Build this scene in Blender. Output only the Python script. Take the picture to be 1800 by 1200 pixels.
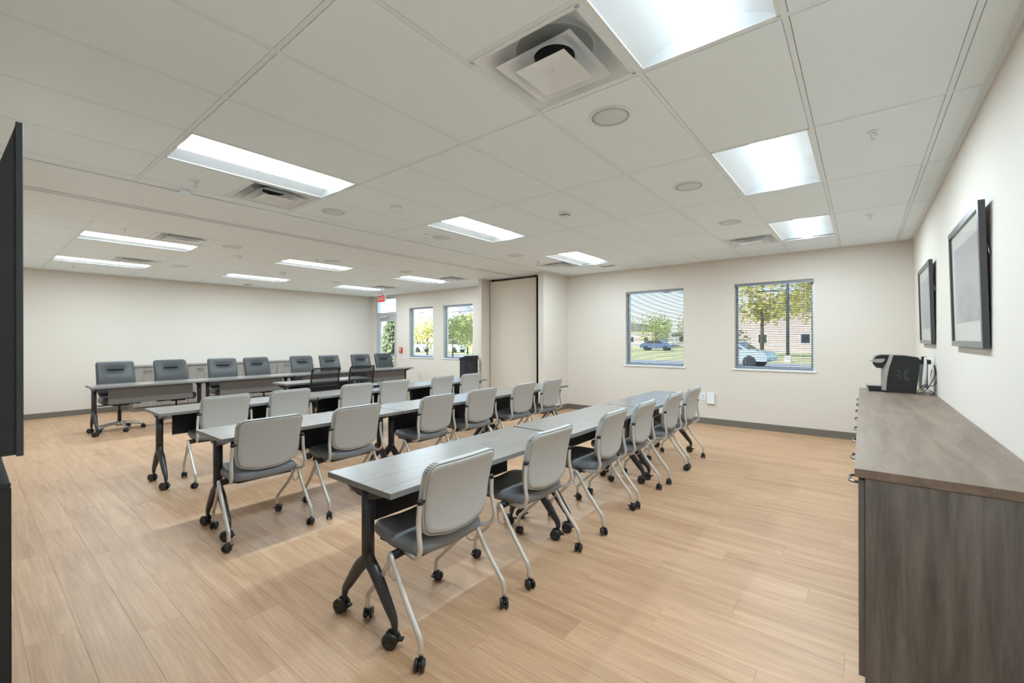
import bpy, bmesh, math, random
from mathutils import Vector, Matrix
random.seed(7)
for o in list(bpy.data.objects): bpy.data.objects.remove(o)
SC = bpy.context.scene
COL = SC.collection
PI = math.pi

# ------------------------------------------------------------------ camera
FPX, TH, PCX, PCY, ROLL, EYE = 774.9, 0.6829, 885.7, 597.0, -0.0024, 1.425
cam_d = bpy.data.cameras.new('camera'); cam = bpy.data.objects.new('camera', cam_d); COL.objects.link(cam)
SC.camera = cam
cam_d.sensor_width = 36; cam_d.sensor_fit = 'HORIZONTAL'; cam_d.lens = 36*FPX/1800
cam_d.shift_x = (900-PCX)/1800; cam_d.shift_y = (PCY-600)/1800
cam_d.clip_start = 0.02; cam_d.clip_end = 800
_c, _s = math.cos(TH), math.sin(TH)
_r0, _u0, _f0 = Vector((_c, _s, 0)), Vector((0, 0, 1)), Vector((-_s, _c, 0))
_r = _r0*math.cos(ROLL)+_u0*math.sin(ROLL); _u = _u0*math.cos(ROLL)-_r0*math.sin(ROLL)
cam.matrix_world = Matrix(((_r.x, _u.x, -_f0.x, 0), (_r.y, _u.y, -_f0.y, 0), (_r.z, _u.z, -_f0.z, EYE), (0, 0, 0, 1)))

# ------------------------------------------------------------------ world, sun, exposure
W = bpy.data.worlds.new('sky'); SC.world = W; W.use_nodes = True
nt = W.node_tree; nt.nodes.clear()
sky = nt.nodes.new('ShaderNodeTexSky'); sky.sky_type = 'NISHITA'; sky.sun_disc = False
sky.sun_elevation = math.radians(42); sky.sun_rotation = math.radians(200); sky.air_density = 1.0; sky.dust_density = 1.5; sky.ozone_density = 1.2
bg = nt.nodes.new('ShaderNodeBackground'); bg.inputs[1].default_value = 0.40
wo = nt.nodes.new('ShaderNodeOutputWorld')
nt.links.new(sky.outputs[0], bg.inputs[0]); nt.links.new(bg.outputs[0], wo.inputs[0])
sun_d = bpy.data.lights.new('sun', 'SUN'); sun_d.energy = 6.5; sun_d.angle = math.radians(0.6); sun_d.color = (1, .95, .88)
sun = bpy.data.objects.new('sun', sun_d); COL.objects.link(sun)
sun.rotation_euler = (math.radians(48), 0, math.radians(-20)); sun.location = (0, -20, 20)
LENS_POWER, LENS_SIDE = 95.0, 3.0
vs = SC.view_settings; vs.view_transform = 'Standard'; vs.look = 'None'; vs.exposure = 0.58; vs.gamma = 1.0; vs.use_curve_mapping = False

# ------------------------------------------------------------------ room numbers
XR, XL, YN, YF, CZ, T = 0.522, -11.69, 0.0, 7.93, 2.743, 0.6096

# ------------------------------------------------------------------ materials
MATS = {}
def _new(name):
    m = bpy.data.materials.new(name); m.use_nodes = True; MATS[name] = m
    return m, m.node_tree, m.node_tree.nodes['Principled BSDF']
def N(t, typ, **kw):
    n = t.nodes.new(typ)
    for k, v in kw.items(): setattr(n, k, v)
    return n
def plain(name, col, rough=.5, metal=0., noise=0., nscale=40., bump=0., bscale=200., coat=0., spec=.5, alpha=1):
    m, t, b = _new(name)
    b.inputs['Base Color'].default_value = (*col, 1); b.inputs['Roughness'].default_value = rough; b.inputs['Metallic'].default_value = metal
    b.inputs['Specular IOR Level'].default_value = spec
    if coat: b.inputs['Coat Weight'].default_value = coat
    tc = N(t, 'ShaderNodeTexCoord')
    if noise:
        n = N(t, 'ShaderNodeTexNoise'); n.inputs['Scale'].default_value = nscale; n.inputs['Detail'].default_value = 3
        r = N(t, 'ShaderNodeMapRange'); r.inputs['To Min'].default_value = 1-noise; r.inputs['To Max'].default_value = 1+noise
        mx = N(t, 'ShaderNodeVectorMath', operation='SCALE'); mx.inputs[0].default_value = col
        t.links.new(tc.outputs['Object'], n.inputs['Vector']); t.links.new(n.outputs['Fac'], r.inputs['Value'])
        t.links.new(r.outputs[0], mx.inputs['Scale']); t.links.new(mx.outputs[0], b.inputs['Base Color'])
    if bump:
        n = N(t, 'ShaderNodeTexNoise'); n.inputs['Scale'].default_value = bscale; n.inputs['Detail'].default_value = 2
        bp = N(t, 'ShaderNodeBump'); bp.inputs['Strength'].default_value = bump; bp.inputs['Distance'].default_value = .002
        t.links.new(tc.outputs['Object'], n.inputs['Vector']); t.links.new(n.outputs['Fac'], bp.inputs['Height']); t.links.new(bp.outputs[0], b.inputs['Normal'])
    return m
def wood(name, c0, c1, axis, rough=.4, stretch=14., scale=3., bump=.15, spec=.5, world=False):
    """laminate with grain running along axis 0/1/2"""
    m, t, b = _new(name); b.inputs['Roughness'].default_value = rough; b.inputs['Specular IOR Level'].default_value = spec
    src = N(t, 'ShaderNodeNewGeometry').outputs['Position'] if world else N(t, 'ShaderNodeTexCoord').outputs['Object']
    mp = N(t, 'ShaderNodeMapping'); sc = [stretch]*3; sc[axis] = 1.
    mp.inputs['Scale'].default_value = sc
    n = N(t, 'ShaderNodeTexNoise'); n.inputs['Scale'].default_value = scale; n.inputs['Detail'].default_value = 6; n.inputs['Distortion'].default_value = .6
    n2 = N(t, 'ShaderNodeTexNoise'); n2.inputs['Scale'].default_value = scale*7; n2.inputs['Detail'].default_value = 3
    ad = N(t, 'ShaderNodeMath', operation='MULTIPLY_ADD'); ad.inputs[1].default_value = .35
    cr = N(t, 'ShaderNodeValToRGB'); cr.color_ramp.elements[0].color = (*c0, 1); cr.color_ramp.elements[1].color = (*c1, 1)
    cr.color_ramp.elements[0].position = .42; cr.color_ramp.elements[1].position = .92
    t.links.new(src, mp.inputs['Vector']); t.links.new(mp.outputs[0], n.inputs['Vector']); t.links.new(mp.outputs[0], n2.inputs['Vector'])
    t.links.new(n2.outputs['Fac'], ad.inputs[0]); t.links.new(n.outputs['Fac'], ad.inputs[2])
    t.links.new(ad.outputs[0], cr.inputs['Fac']); t.links.new(cr.outputs[0], b.inputs['Base Color'])
    if bump:
        bp = N(t, 'ShaderNodeBump'); bp.inputs['Strength'].default_value = bump; bp.inputs['Distance'].default_value = .001
        t.links.new(ad.outputs[0], bp.inputs['Height']); t.links.new(bp.outputs[0], b.inputs['Normal'])
    return m
PLW, PLL = .18, 1.22
def plank_off(r): return ((r*0.381) % 1.0)*PLL
def floor_mat():
    m, t, b = _new('floor_oak'); b.inputs['Roughness'].default_value = .42; b.inputs['Specular IOR Level'].default_value = .45
    g = N(t, 'ShaderNodeNewGeometry'); sp = N(t, 'ShaderNodeSeparateXYZ'); t.links.new(g.outputs['Position'], sp.inputs[0])
    def M(op, a, bb=None, cc=None):
        n = N(t, 'ShaderNodeMath', operation=op)
        for i, v in enumerate((a, bb, cc)):
            if v is None: continue
            if isinstance(v, (int, float)): n.inputs[i].default_value = v
            else: t.links.new(v, n.inputs[i])
        return n.outputs[0]
    row = M('FLOOR', M('DIVIDE', sp.outputs['Y'], PLW))
    off = M('MULTIPLY', M('FRACT', M('MULTIPLY', M('ADD', row, 100.), .381)), PLL)
    colm = M('FLOOR', M('DIVIDE', M('ADD', sp.outputs['X'], off), PLL))
    wn = N(t, 'ShaderNodeTexWhiteNoise', noise_dimensions='2D'); cb = N(t, 'ShaderNodeCombineXYZ')
    t.links.new(row, cb.inputs[0]); t.links.new(colm, cb.inputs[1]); t.links.new(cb.outputs[0], wn.inputs['Vector'])
    shift = N(t, 'ShaderNodeVectorMath', operation='SCALE'); shift.inputs['Scale'].default_value = 37.
    t.links.new(wn.outputs['Color'], shift.inputs[0])
    ps = N(t, 'ShaderNodeVectorMath', operation='ADD'); t.links.new(g.outputs['Position'], ps.inputs[0]); t.links.new(shift.outputs[0], ps.inputs[1])
    mp = N(t, 'ShaderNodeMapping'); mp.inputs['Scale'].default_value = (.8, 9., 9.); t.links.new(ps.outputs[0], mp.inputs['Vector'])
    n1 = N(t, 'ShaderNodeTexNoise'); n1.inputs['Scale'].default_value = 2.2; n1.inputs['Detail'].default_value = 6; n1.inputs['Distortion'].default_value = .5
    mp2 = N(t, 'ShaderNodeMapping'); mp2.inputs['Scale'].default_value = (3., 70., 70.); t.links.new(ps.outputs[0], mp2.inputs['Vector'])
    n2 = N(t, 'ShaderNodeTexNoise'); n2.inputs['Scale'].default_value = 2.; n2.inputs['Detail'].default_value = 4
    t.links.new(mp.outputs[0], n1.inputs['Vector']); t.links.new(mp2.outputs[0], n2.inputs['Vector'])
    wv = N(t, 'ShaderNodeTexWave', wave_type='BANDS', bands_direction='Y'); wv.inputs['Scale'].default_value = 3.2; wv.inputs['Distortion'].default_value = 9.; wv.inputs['Detail'].default_value = 3; wv.inputs['Detail Scale'].default_value = 1.2
    mp3 = N(t, 'ShaderNodeMapping'); mp3.inputs['Scale'].default_value = (.7, 4.5, 1.); t.links.new(ps.outputs[0], mp3.inputs['Vector']); t.links.new(mp3.outputs[0], wv.inputs['Vector'])
    f = M('ADD', M('MULTIPLY', n1.outputs['Fac'], .55), M('ADD', M('MULTIPLY', n2.outputs['Fac'], .28), M('MULTIPLY', wv.outputs['Fac'], .06)))
    f = M('ADD', f, M('MULTIPLY', M('SUBTRACT', wn.outputs['Value'], .5), .10))
    cr = N(t, 'ShaderNodeValToRGB'); e = cr.color_ramp.elements
    e[0].position = .22; e[0].color = (*FL0, 1); e[1].position = .70; e[1].color = (*FL1, 1)
    t.links.new(f, cr.inputs['Fac']); t.links.new(cr.outputs[0], b.inputs['Base Color'])
    rr = N(t, 'ShaderNodeMapRange'); rr.inputs['To Min'].default_value = .36; rr.inputs['To Max'].default_value = .55
    t.links.new(n2.outputs['Fac'], rr.inputs['Value']); t.links.new(rr.outputs[0], b.inputs['Roughness'])
    bp = N(t, 'ShaderNodeBump'); bp.inputs['Strength'].default_value = .12; bp.inputs['Distance'].default_value = .001
    t.links.new(n2.outputs['Fac'], bp.inputs['Height']); t.links.new(bp.outputs[0], b.inputs['Normal'])
FL0, FL1 = (.36, .20, .10), (.63, .40, .245)
floor_mat()
plain('wall_paint', (.69, .63, .555), .75, noise=.012, nscale=3, bump=.06, bscale=260)
plain('ceiling_white', (.86, .94, .975), .85, bump=.25, bscale=420)
plain('grid_white', (.82, .88, .91), .5)
plain('soffit_white', (.87, .93, .955), .7)
plain('trim_white', (.82, .85, .86), .45)
plain('gloss_white', (.82, .86, .88), .22)
plain('baseboard_grey', (.16, .14, .115), .55, noise=.04)
plain('slab_dark', (.10, .07, .045), .9)
plain('partition_fabric', (.72, .65, .56), .85, bump=.2, bscale=700)
plain('rubber_black', (.012, .012, .012), .6)
plain('black_plastic', (.014, .014, .015), .32)
plain('matte_black', (.010, .010, .011), .55)
plain('charcoal_metal', (.045, .046, .05), .38, metal=.35)
plain('silver_paint', (.66, .63, .58), .38, metal=.45)
plain('aluminium', (.62, .62, .62), .25, metal=.9)
plain('chrome', (.75, .75, .75), .12, metal=1.)
plain('bronze_pull', (.22, .19, .16), .3, metal=.9)
plain('vinyl_grey', (.44, .43, .405), .48, noise=.02, nscale=12, bump=.12, bscale=500)
plain('vinyl_slate', (.20, .21, .22), .5, noise=.03, nscale=12, bump=.12, bscale=500)
plain('leather_dark', (.060, .062, .062), .40, noise=.04, nscale=10, bump=.15, bscale=380)
plain('seam_black', (.006, .006, .006), .8)
plain('fabric_black', (.018, .018, .020), .9, bump=.3, bscale=600)
plain('panel_grey', (.135, .13, .12), .45)
plain('panel_navy', (.016, .018, .024), .6)
plain('edge_grey', (.20, .195, .185), .5)
wood('table_laminate', (.22, .20, .178), (.29, .265, .238), 1, rough=.27, stretch=22, scale=2.2, bump=.05)
wood('cabinet_side', (.085, .073, .062), (.19, .167, .145), 2, rough=.5, stretch=12, scale=2.2, bump=.2)
wood('cabinet_top', (.135, .092, .064), (.245, .18, .13), 1, rough=.45, stretch=9, scale=1.8, bump=.1)
wood('credenza_wood', (.20, .18, .155), (.33, .30, .27), 2, rough=.5, stretch=14, scale=2.6, bump=.1)
plain('mat_cream', (.72, .70, .64), .8)
plain('frame_dark', (.045, .047, .05), .28, coat=.3)
plain('plastic_white', (.80, .83, .84), .4)
plain('plastic_grey', (.45, .45, .45), .4)
plain('speaker_mesh', (.72, .76, .78), .7, bump=.4, bscale=900)
plain('dark_hole', (.012, .012, .012), .95)
plain('duct_grey', (.48, .48, .47), .6)
plain('red_plastic', (.55, .045, .04), .35)
plain('anodised', (.62, .64, .66), .38, metal=.6)
plain('blind_slat', (.13, .15, .18), .45)
plain('blind_rail', (.22, .235, .26), .4)
plain('blind_white', (.72, .74, .76), .4)
plain('logo_grey', (.04, .04, .042), .5)
plain('tank_grey', (.28, .28, .27), .2)
plain('cable_white', (.70, .68, .62), .5)
plain('brass', (.55, .40, .16), .3, metal=.9)
plain('paper_white', (.80, .80, .78), .7)
# outdoors
plain('grass', (.40, .42, .18), .9, noise=.35, nscale=.8)
plain('asphalt', (.26, .26, .27), .9, noise=.1, nscale=2)
plain('concrete', (.58, .56, .52), .9, noise=.06, nscale=2)
plain('bark', (.10, .075, .05), .9, noise=.2)
plain('leaf_yellow', (.66, .60, .20), .7, noise=.3, nscale=2)
plain('leaf_green', (.38, .44, .15), .7, noise=.35, nscale=2)
plain('leaf_dark', (.15, .19, .09), .7, noise=.35, nscale=2)
plain('siding_beige', (.55, .47, .38), .8); plain('siding_grey', (.40, .39, .40), .8); plain('brick_rose', (.60, .44, .37), .9, noise=.1, nscale=4)
plain('roof_grey', (.16, .15, .15), .9)
plain('car_blue', (.28, .42, .56), .22, coat=.6); plain('car_white', (.72, .72, .72), .22, coat=.6); plain('car_red', (.5, .06, .05), .25, coat=.6); plain('car_navy', (.06, .10, .2), .25, coat=.6)
plain('car_glass', (.02, .025, .03), .08); plain('tyre', (.015, .015, .015), .8)
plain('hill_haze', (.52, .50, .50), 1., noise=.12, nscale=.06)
plain('pole_dark', (.05, .06, .075), .5)
def emis(name, col, power):
    m, t, b = _new(name); b.inputs['Base Color'].default_value = (.8, .8, .8, 1)
    b.inputs['Emission Color'].default_value = (*col, 1); b.inputs['Emission Strength'].default_value = power
emis('lens_glow', (.74, .895, 1.), LENS_POWER)
emis('lens_side', (.74, .895, 1.), LENS_SIDE)
emis('exit_glow', (1., .08, .08), .18); MATS['exit_glow'].node_tree.nodes['Principled BSDF'].inputs['Base Color'].default_value = (.5, .03, .035, 1)
emis('led_green', (.2, 1, .3), 1.)
def glass(name, tint, refl=.06):
    m, t, b = _new(name); t.nodes.remove(b); out = t.nodes['Material Output']
    tr = N(t, 'ShaderNodeBsdfTransparent'); tr.inputs[0].default_value = (*tint, 1)
    gl = N(t, 'ShaderNodeBsdfGlossy'); gl.inputs['Roughness'].default_value = .03
    lw = N(t, 'ShaderNodeLayerWeight'); lw.inputs['Blend'].default_value = .5
    pw = N(t, 'ShaderNodeMath', operation='POWER'); pw.inputs[1].default_value = 4.; t.links.new(lw.outputs['Facing'], pw.inputs[0])
    fr = N(t, 'ShaderNodeMath', operation='MULTIPLY_ADD'); fr.inputs[1].default_value = .5; fr.inputs[2].default_value = refl*.4; t.links.new(pw.outputs[0], fr.inputs[0])
    mx = N(t, 'ShaderNodeMixShader'); t.links.new(fr.outputs[0], mx.inputs[0]); t.links.new(tr.outputs[0], mx.inputs[1]); t.links.new(gl.outputs[0], mx.inputs[2])
    t.links.new(mx.outputs[0], out.inputs[0])
glass('window_glass', (.93, .96, .97))
glass('picture_glass', (.97, .97, .97))
def mesh_fabric():
    m, t, b = _new('chair_mesh'); b.inputs['Base Color'].default_value = (.02, .02, .022, 1); b.inputs['Roughness'].default_value = .8
    b.inputs['Alpha'].default_value = .72
mesh_fabric()
def photo_print():
    m, t, b = _new('photo_print'); b.inputs['Roughness'].default_value = .6
    tc = N(t, 'ShaderNodeTexCoord'); n = N(t, 'ShaderNodeTexNoise'); n.inputs['Scale'].default_value = 4; n.inputs['Detail'].default_value = 8; n.inputs['Roughness'].default_value = .6
    g = N(t, 'ShaderNodeSeparateXYZ'); t.links.new(tc.outputs['Object'], g.inputs[0])
    a = N(t, 'ShaderNodeMath', operation='MULTIPLY_ADD'); a.inputs[1].default_value = .9; t.links.new(g.outputs['Z'], a.inputs[0]); t.links.new(n.outputs['Fac'], a.inputs[2])
    cr = N(t, 'ShaderNodeValToRGB'); e = cr.color_ramp.elements; e[0].position = .3; e[0].color = (.16, .17, .19, 1); e[1].position = .8; e[1].color = (.42, .42, .42, 1)
    x = e.new(.55); x.color = (.24, .25, .27, 1)
    t.links.new(tc.outputs['Object'], n.inputs['Vector']); t.links.new(a.outputs[0], cr.inputs[0]); t.links.new(cr.outputs[0], b.inputs['Base Color'])
photo_print()

# ------------------------------------------------------------------ mesh helpers
class MB:
    def __init__(s): s.v = []; s.f = []; s.sm = []
    def add(s, v, f, smooth=False):
        o = len(s.v); s.v += [tuple(p) for p in v]; s.f += [tuple(i+o for i in q) for q in f]; s.sm += [smooth]*len(f); return s
    def box(s, x0, x1, y0, y1, z0, z1):
        return s.add([(x0, y0, z0), (x1, y0, z0), (x1, y1, z0), (x0, y1, z0), (x0, y0, z1), (x1, y0, z1), (x1, y1, z1), (x0, y1, z1)],
                     [(0, 3, 2, 1), (4, 5, 6, 7), (0, 1, 5, 4), (1, 2, 6, 5), (2, 3, 7, 6), (3, 0, 4, 7)])
    def cbox(s, x0, x1, y0, y1, z0, z1, b):
        """chamfered box"""
        bm = bmesh.new(); bmesh.ops.create_cube(bm, size=1)
        for v in bm.verts:
            v.co = Vector(((x0+x1)/2+v.co.x*(x1-x0), (y0+y1)/2+v.co.y*(y1-y0), (z0+z1)/2+v.co.z*(z1-z0)))
        bmesh.ops.bevel(bm, geom=list(bm.edges), offset=b, segments=2, profile=.6, affect='EDGES')
        s.bm(bm); return s
    def bm(s, bm, smooth=False):
        bm.verts.index_update()
        s.add([v.co[:] for v in bm.verts], [[v.index for v in f.verts] for f in bm.faces], smooth); bm.free(); return s
    def tube(s, pts, r, seg=8, sub=0, flat=None, closed=False):
        P = [Vector(p) for p in pts]; R = list(r) if isinstance(r, (list, tuple)) else [r]*len(P)
        if sub:
            Q = []; RR = []; n = len(P)
            rng = range(n if closed else n-1)
            for i in rng:
                p0 = P[(i-1) % n] if (closed or i > 0) else P[0]; p1 = P[i]; p2 = P[(i+1) % n]; p3 = P[(i+2) % n] if (closed or i+2 < n) else P[-1]
                for k in range(sub):
                    t = k/sub
                    Q.append(.5*((2*p1)+(-p0+p2)*t+(2*p0-5*p1+4*p2-p3)*t*t+(-p0+3*p1-3*p2+p3)*t**3)); RR.append(R[i]*(1-t)+R[(i+1) % n]*t)
            if not closed: Q.append(P[-1]); RR.append(R[-1])
            P, R = Q, RR
        n = len(P); V = []; F = []
        d0 = (P[1]-P[0]).normalized(); up = Vector((0, 1, 0)) if abs(d0.y) < .9 else Vector((1, 0, 0))
        nr = (up-d0*up.dot(d0)).normalized()
        for i in range(n):
            if closed: d = (P[(i+1) % n]-P[i-1]).normalized()
            else: d = (P[min(i+1, n-1)]-P[max(i-1, 0)]).normalized()
            nr = (nr-d*nr.dot(d)).normalized(); b = d.cross(nr)
            for k in range(seg):
                a = 2*PI*k/seg; fl = flat if flat else 1
                V.append(P[i]+(nr*math.cos(a)*fl+b*math.sin(a))*R[i])
        for i in range(n if closed else n-1):
            for k in range(seg):
                j = (i+1) % n; F.append((i*seg+k, i*seg+(k+1) % seg, j*seg+(k+1) % seg, j*seg+k))
        s.add(V, F, True)
        if not closed:
            o = len(s.v)-len(V); s.f += [tuple(o+k for k in reversed(range(seg))), tuple(o+(n-1)*seg+k for k in range(seg))]; s.sm += [False, False]
        return s
    def lathe(s, prof, seg=16, axis='z', at=(0, 0, 0), smooth=True):
        """prof: (radius, height) list"""
        V = []; F = []; n = len(prof)
        for (r, hh) in prof:
            for k in range(seg):
                a = 2*PI*k/seg; p = (r*math.cos(a), r*math.sin(a), hh)
                if axis == 'y': p = (p[0], p[2], p[1])
                if axis == 'x': p = (p[2], p[0], p[1])
                V.append((p[0]+at[0], p[1]+at[1], p[2]+at[2]))
        for i in range(n-1):
            for k in range(seg): F.append((i*seg+k, i*seg+(k+1) % seg, (i+1)*seg+(k+1) % seg, (i+1)*seg+k))
        F.append(tuple(reversed(range(seg)))); F.append(tuple((n-1)*seg+k for k in range(seg)))
        s.add(V, F[:-2], smooth); o = len(s.v)-len(V)
        for q in F[-2:]: s.f.append(tuple(i+o for i in q)); s.sm.append(False)
        return s
    def prism(s, poly, y0, y1, plane='xz', smooth=False):
        n = len(poly); V = []
        for d in (y0, y1):
            for (a, b) in poly:
                V.append({'xz': (a, d, b), 'xy': (a, b, d), 'yz': (d, a, b)}[plane])
        F = [tuple(range(n)), tuple(reversed(range(n, 2*n)))]+[(i, i+n, (i+1) % n+n, (i+1) % n) for i in range(n)]
        return s.add(V, F, smooth)
    def mesh(s, name, mat):
        me = bpy.data.meshes.new(name); me.from_pydata(s.v, [], s.f); me.update()
        bm = bmesh.new(); bm.from_mesh(me); bmesh.ops.recalc_face_normals(bm, faces=bm.faces); bm.to_mesh(me); bm.free()
        me.polygons.foreach_set('use_smooth', s.sm if len(s.sm) == len(me.polygons) else [False]*len(me.polygons))
        me.materials.append(MATS[mat]); return me
    def build(s, name, mat, parent=None, loc=(0, 0, 0), rz=0, smooth_angle=None):
        me = s.mesh(name, mat)
        return obj(name, me, parent, loc, rz)
def obj(name, me, parent=None, loc=(0, 0, 0), rz=0):
    o = bpy.data.objects.new(name, me); COL.objects.link(o); o.location = loc; o.rotation_euler = (0, 0, rz)
    if parent: o.parent = parent
    return o
def thing(name, label, cat, loc=(0, 0, 0), rz=0, group=None):
    o = bpy.data.objects.new(name, None); COL.objects.link(o); o.location = loc; o.rotation_euler = (0, 0, rz); o.empty_display_size = .1
    return tag(o, label, cat, group)
def tag(o, label, cat, group=None):
    o['label'] = label; o['category'] = cat
    if group: o['group'] = group
    return o
def struct(o, label=None):
    o['kind'] = 'structure'
    if label: o['label'] = label
    return o
def sroot(name, loc=(0, 0, 0)):
    o = bpy.data.objects.new(name, None); COL.objects.link(o); o.location = loc; o['kind'] = 'structure'; return o
def dup(root, loc, rz=0, label=None, group=None):
    r = root.copy(); COL.objects.link(r); r.location = loc; r.rotation_euler = (0, 0, rz)
    if label: r['label'] = label
    if group: r['group'] = group
    for ch in root.children:
        c = ch.copy(); COL.objects.link(c); c.parent = r
        for g in ch.children:
            d = g.copy(); COL.objects.link(d); d.parent = c
    return r
def fillet(vs, seg=6):
    """vs: list of (x, y, r) -> rounded polygon"""
    out = []; n = len(vs)
    for i in range(n):
        p0 = Vector(vs[i-1][:2]); p = Vector(vs[i][:2]); p1 = Vector(vs[(i+1) % n][:2]); r = vs[i][2]
        a = (p0-p).normalized(); b = (p1-p).normalized()
        if r <= 0: out.append((p.x, p.y)); continue
        half = math.acos(max(-1, min(1, a.dot(b))))/2
        t = min(r/math.tan(half), (p0-p).length*.49, (p1-p).length*.49); r = t*math.tan(half)
        cpt = p+(a+b).normalized()*(r/math.sin(half))
        s0 = p+a*t-cpt; s1 = p+b*t-cpt
        ang0 = math.atan2(s0.y, s0.x); d = math.atan2(s1.y, s1.x)-ang0
        while d > PI: d -= 2*PI
        while d < -PI: d += 2*PI
        for k in range(seg+1):
            an = ang0+d*k/seg; out.append((cpt.x+r*math.cos(an), cpt.y+r*math.sin(an)))
    return out
def inset(poly, d):
    n = len(poly); out = []
    area = sum(poly[i][0]*poly[(i+1) % n][1]-poly[(i+1) % n][0]*poly[i][1] for i in range(n)); sg = 1 if area > 0 else -1
    for i in range(n):
        a = Vector(poly[i-1]); p = Vector(poly[i]); b = Vector(poly[(i+1) % n])
        e = (b-a).normalized(); nrm = Vector((-e.y, e.x))*sg
        q = p+nrm*d; out.append((q.x, q.y))
    return out
def densify(poly, step=.014):
    """even resampling of a closed outline"""
    P = [Vector(p) for p in poly]; P.append(P[0]); L = [0]
    for i in range(len(P)-1): L.append(L[-1]+(P[i+1]-P[i]).length)
    k = int(L[-1]/step); out = []; j = 0
    for i in range(k):
        t = L[-1]*i/k
        while L[j+1] < t: j += 1
        q = P[j].lerp(P[j+1], (t-L[j])/max(1e-9, L[j+1]-L[j])); out.append((q.x, q.y))
    return out
def cushion(poly, layers, mapf, front_rings=5, mb=None, cap_bulge=(.0, .0)):
    """layers: (inset, depth) from front rim to back rim; both faces closed by shrinking rings bulged by cap_bulge; mapf(a,b,d)->xyz"""
    poly = densify(poly); mb = mb or MB(); n = len(poly); rings = []
    cx = sum(p[0] for p in poly)/n; cy = sum(p[1] for p in poly)/n
    first = inset(poly, layers[0][0]); last = inset(poly, layers[-1][0])
    def caps(base, d0, bulge):
        out = []
        for k in range(1, front_rings+1):
            t = 1-k/(front_rings+.15); out.append(([(cx+(p[0]-cx)*t, cy+(p[1]-cy)*t) for p in base], d0+bulge*(1-t*t)))
        return out
    fr = list(reversed(caps(first, layers[0][1], cap_bulge[0]))); bk = caps(last, layers[-1][1], cap_bulge[1])
    rings = fr+[(inset(poly, i), d) for i, d in layers]+bk
    V = []; F = []
    for (pl, d) in rings:
        for (a, b) in pl: V.append(mapf(a, b, d))
    for i in range(len(rings)-1):
        for k in range(n): F.append((i*n+k, i*n+(k+1) % n, (i+1)*n+(k+1) % n, (i+1)*n+k))
    F.append(tuple(reversed(range(n)))); F.append(tuple((len(rings)-1)*n+k for k in range(n)))
    return mb.add(V, F, True)
def wall_grid(mb, ax, d0, d1, u0, u1, z0, z1, holes):
    """slab along axis ax ('x' or 'y') with rectangular holes (u0,u1,z0,z1)"""
    us = sorted({u0, u1, *[h[0] for h in holes], *[h[1] for h in holes]}); zs = sorted({z0, z1, *[h[2] for h in holes], *[h[3] for h in holes]})
    solid = lambda i, j: 0 <= i < len(us)-1 and 0 <= j < len(zs)-1 and not any(h[0]-1e-6 <= us[i] and us[i+1] <= h[1]+1e-6 and h[2]-1e-6 <= zs[j] and zs[j+1] <= h[3]+1e-6 for h in holes)
    P = (lambda u, d, z: (u, d, z)) if ax == 'x' else (lambda u, d, z: (d, u, z))
    V = []; F = []
    def quad(*ps): F.append(tuple(range(len(V), len(V)+4))); V.extend(ps)
    for i in range(len(us)-1):
        for j in range(len(zs)-1):
            if not solid(i, j): continue
            a, b, c, d = us[i], us[i+1], zs[j], zs[j+1]
            quad(P(a, d0, c), P(b, d0, c), P(b, d0, d), P(a, d0, d)); quad(P(a, d1, d), P(b, d1, d), P(b, d1, c), P(a, d1, c))
            if not solid(i-1, j): quad(P(a, d0, c), P(a, d0, d), P(a, d1, d), P(a, d1, c))
            if not solid(i+1, j): quad(P(b, d0, c), P(b, d1, c), P(b, d1, d), P(b, d0, d))
            if not solid(i, j-1): quad(P(a, d0, c), P(a, d1, c), P(b, d1, c), P(b, d0, c))
            if not solid(i, j+1): quad(P(a, d0, d), P(b, d0, d), P(b, d1, d), P(a, d1, d))
    mb.add(V, F); return mb

# ================================================================== SETTING
# floor
fl = struct(MB().box(XL-.2, XR+.2, -1.6, YF+.17, -.12, -.003).build('floor', 'slab_dark'), 'warm oak plank floor')
pl_list = []
GAP = .0005
for r in range(0, int(YF/PLW)+1):
    y0, y1 = r*PLW, min((r+1)*PLW, YF)
    off = ((r+100)*0.381 % 1.0)*PLL
    k0 = math.floor((XL+off)/PLL); k1 = math.floor((XR+off)/PLL)
    for k in range(k0, k1+1):
        x0, x1 = max(k*PLL-off, XL), min((k+1)*PLL-off, XR)
        if x1-x0 > .01: pl_list.append((x0, x1, y0, y1))
def vis(p):
    x, y = (p[0]+p[1])/2, (p[2]+p[3])/2; dep = -x*_s+y*_c; lat = x*_c+y*_s
    if dep < .2: return 1e6
    u = PCX+FPX*lat/dep
    return dep+(0 if -120 < u < 1560 else 40)
pl_list.sort(key=vis)
cache = {}
for (x0, x1, y0, y1) in pl_list[:300]:
    key = (round(x1-x0, 4), round(y1-y0, 4))
    if key not in cache:
        a, b = key[0]/2-GAP/2, key[1]/2-GAP/2; c = .0005
        m = MB(); m.add([(-a, -b, -.003), (a, -b, -.003), (a, b, -.003), (-a, b, -.003), (-a, -b, -c), (a, -b, -c), (a, b, -c), (-a, b, -c), (-a+c, -b+c, 0), (a-c, -b+c, 0), (a-c, b-c, 0), (-a+c, b-c, 0)],
              [(0, 1, 5, 4), (1, 2, 6, 5), (2, 3, 7, 6), (3, 0, 4, 7), (4, 5, 9, 8), (5, 6, 10, 9), (6, 7, 11, 10), (7, 4, 8, 11), (8, 9, 10, 11)])
        cache[key] = m.mesh('plank', 'floor_oak')
    obj('plank', cache[key], fl, ((x0+x1)/2, (y0+y1)/2, 0))
m = MB()
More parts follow.
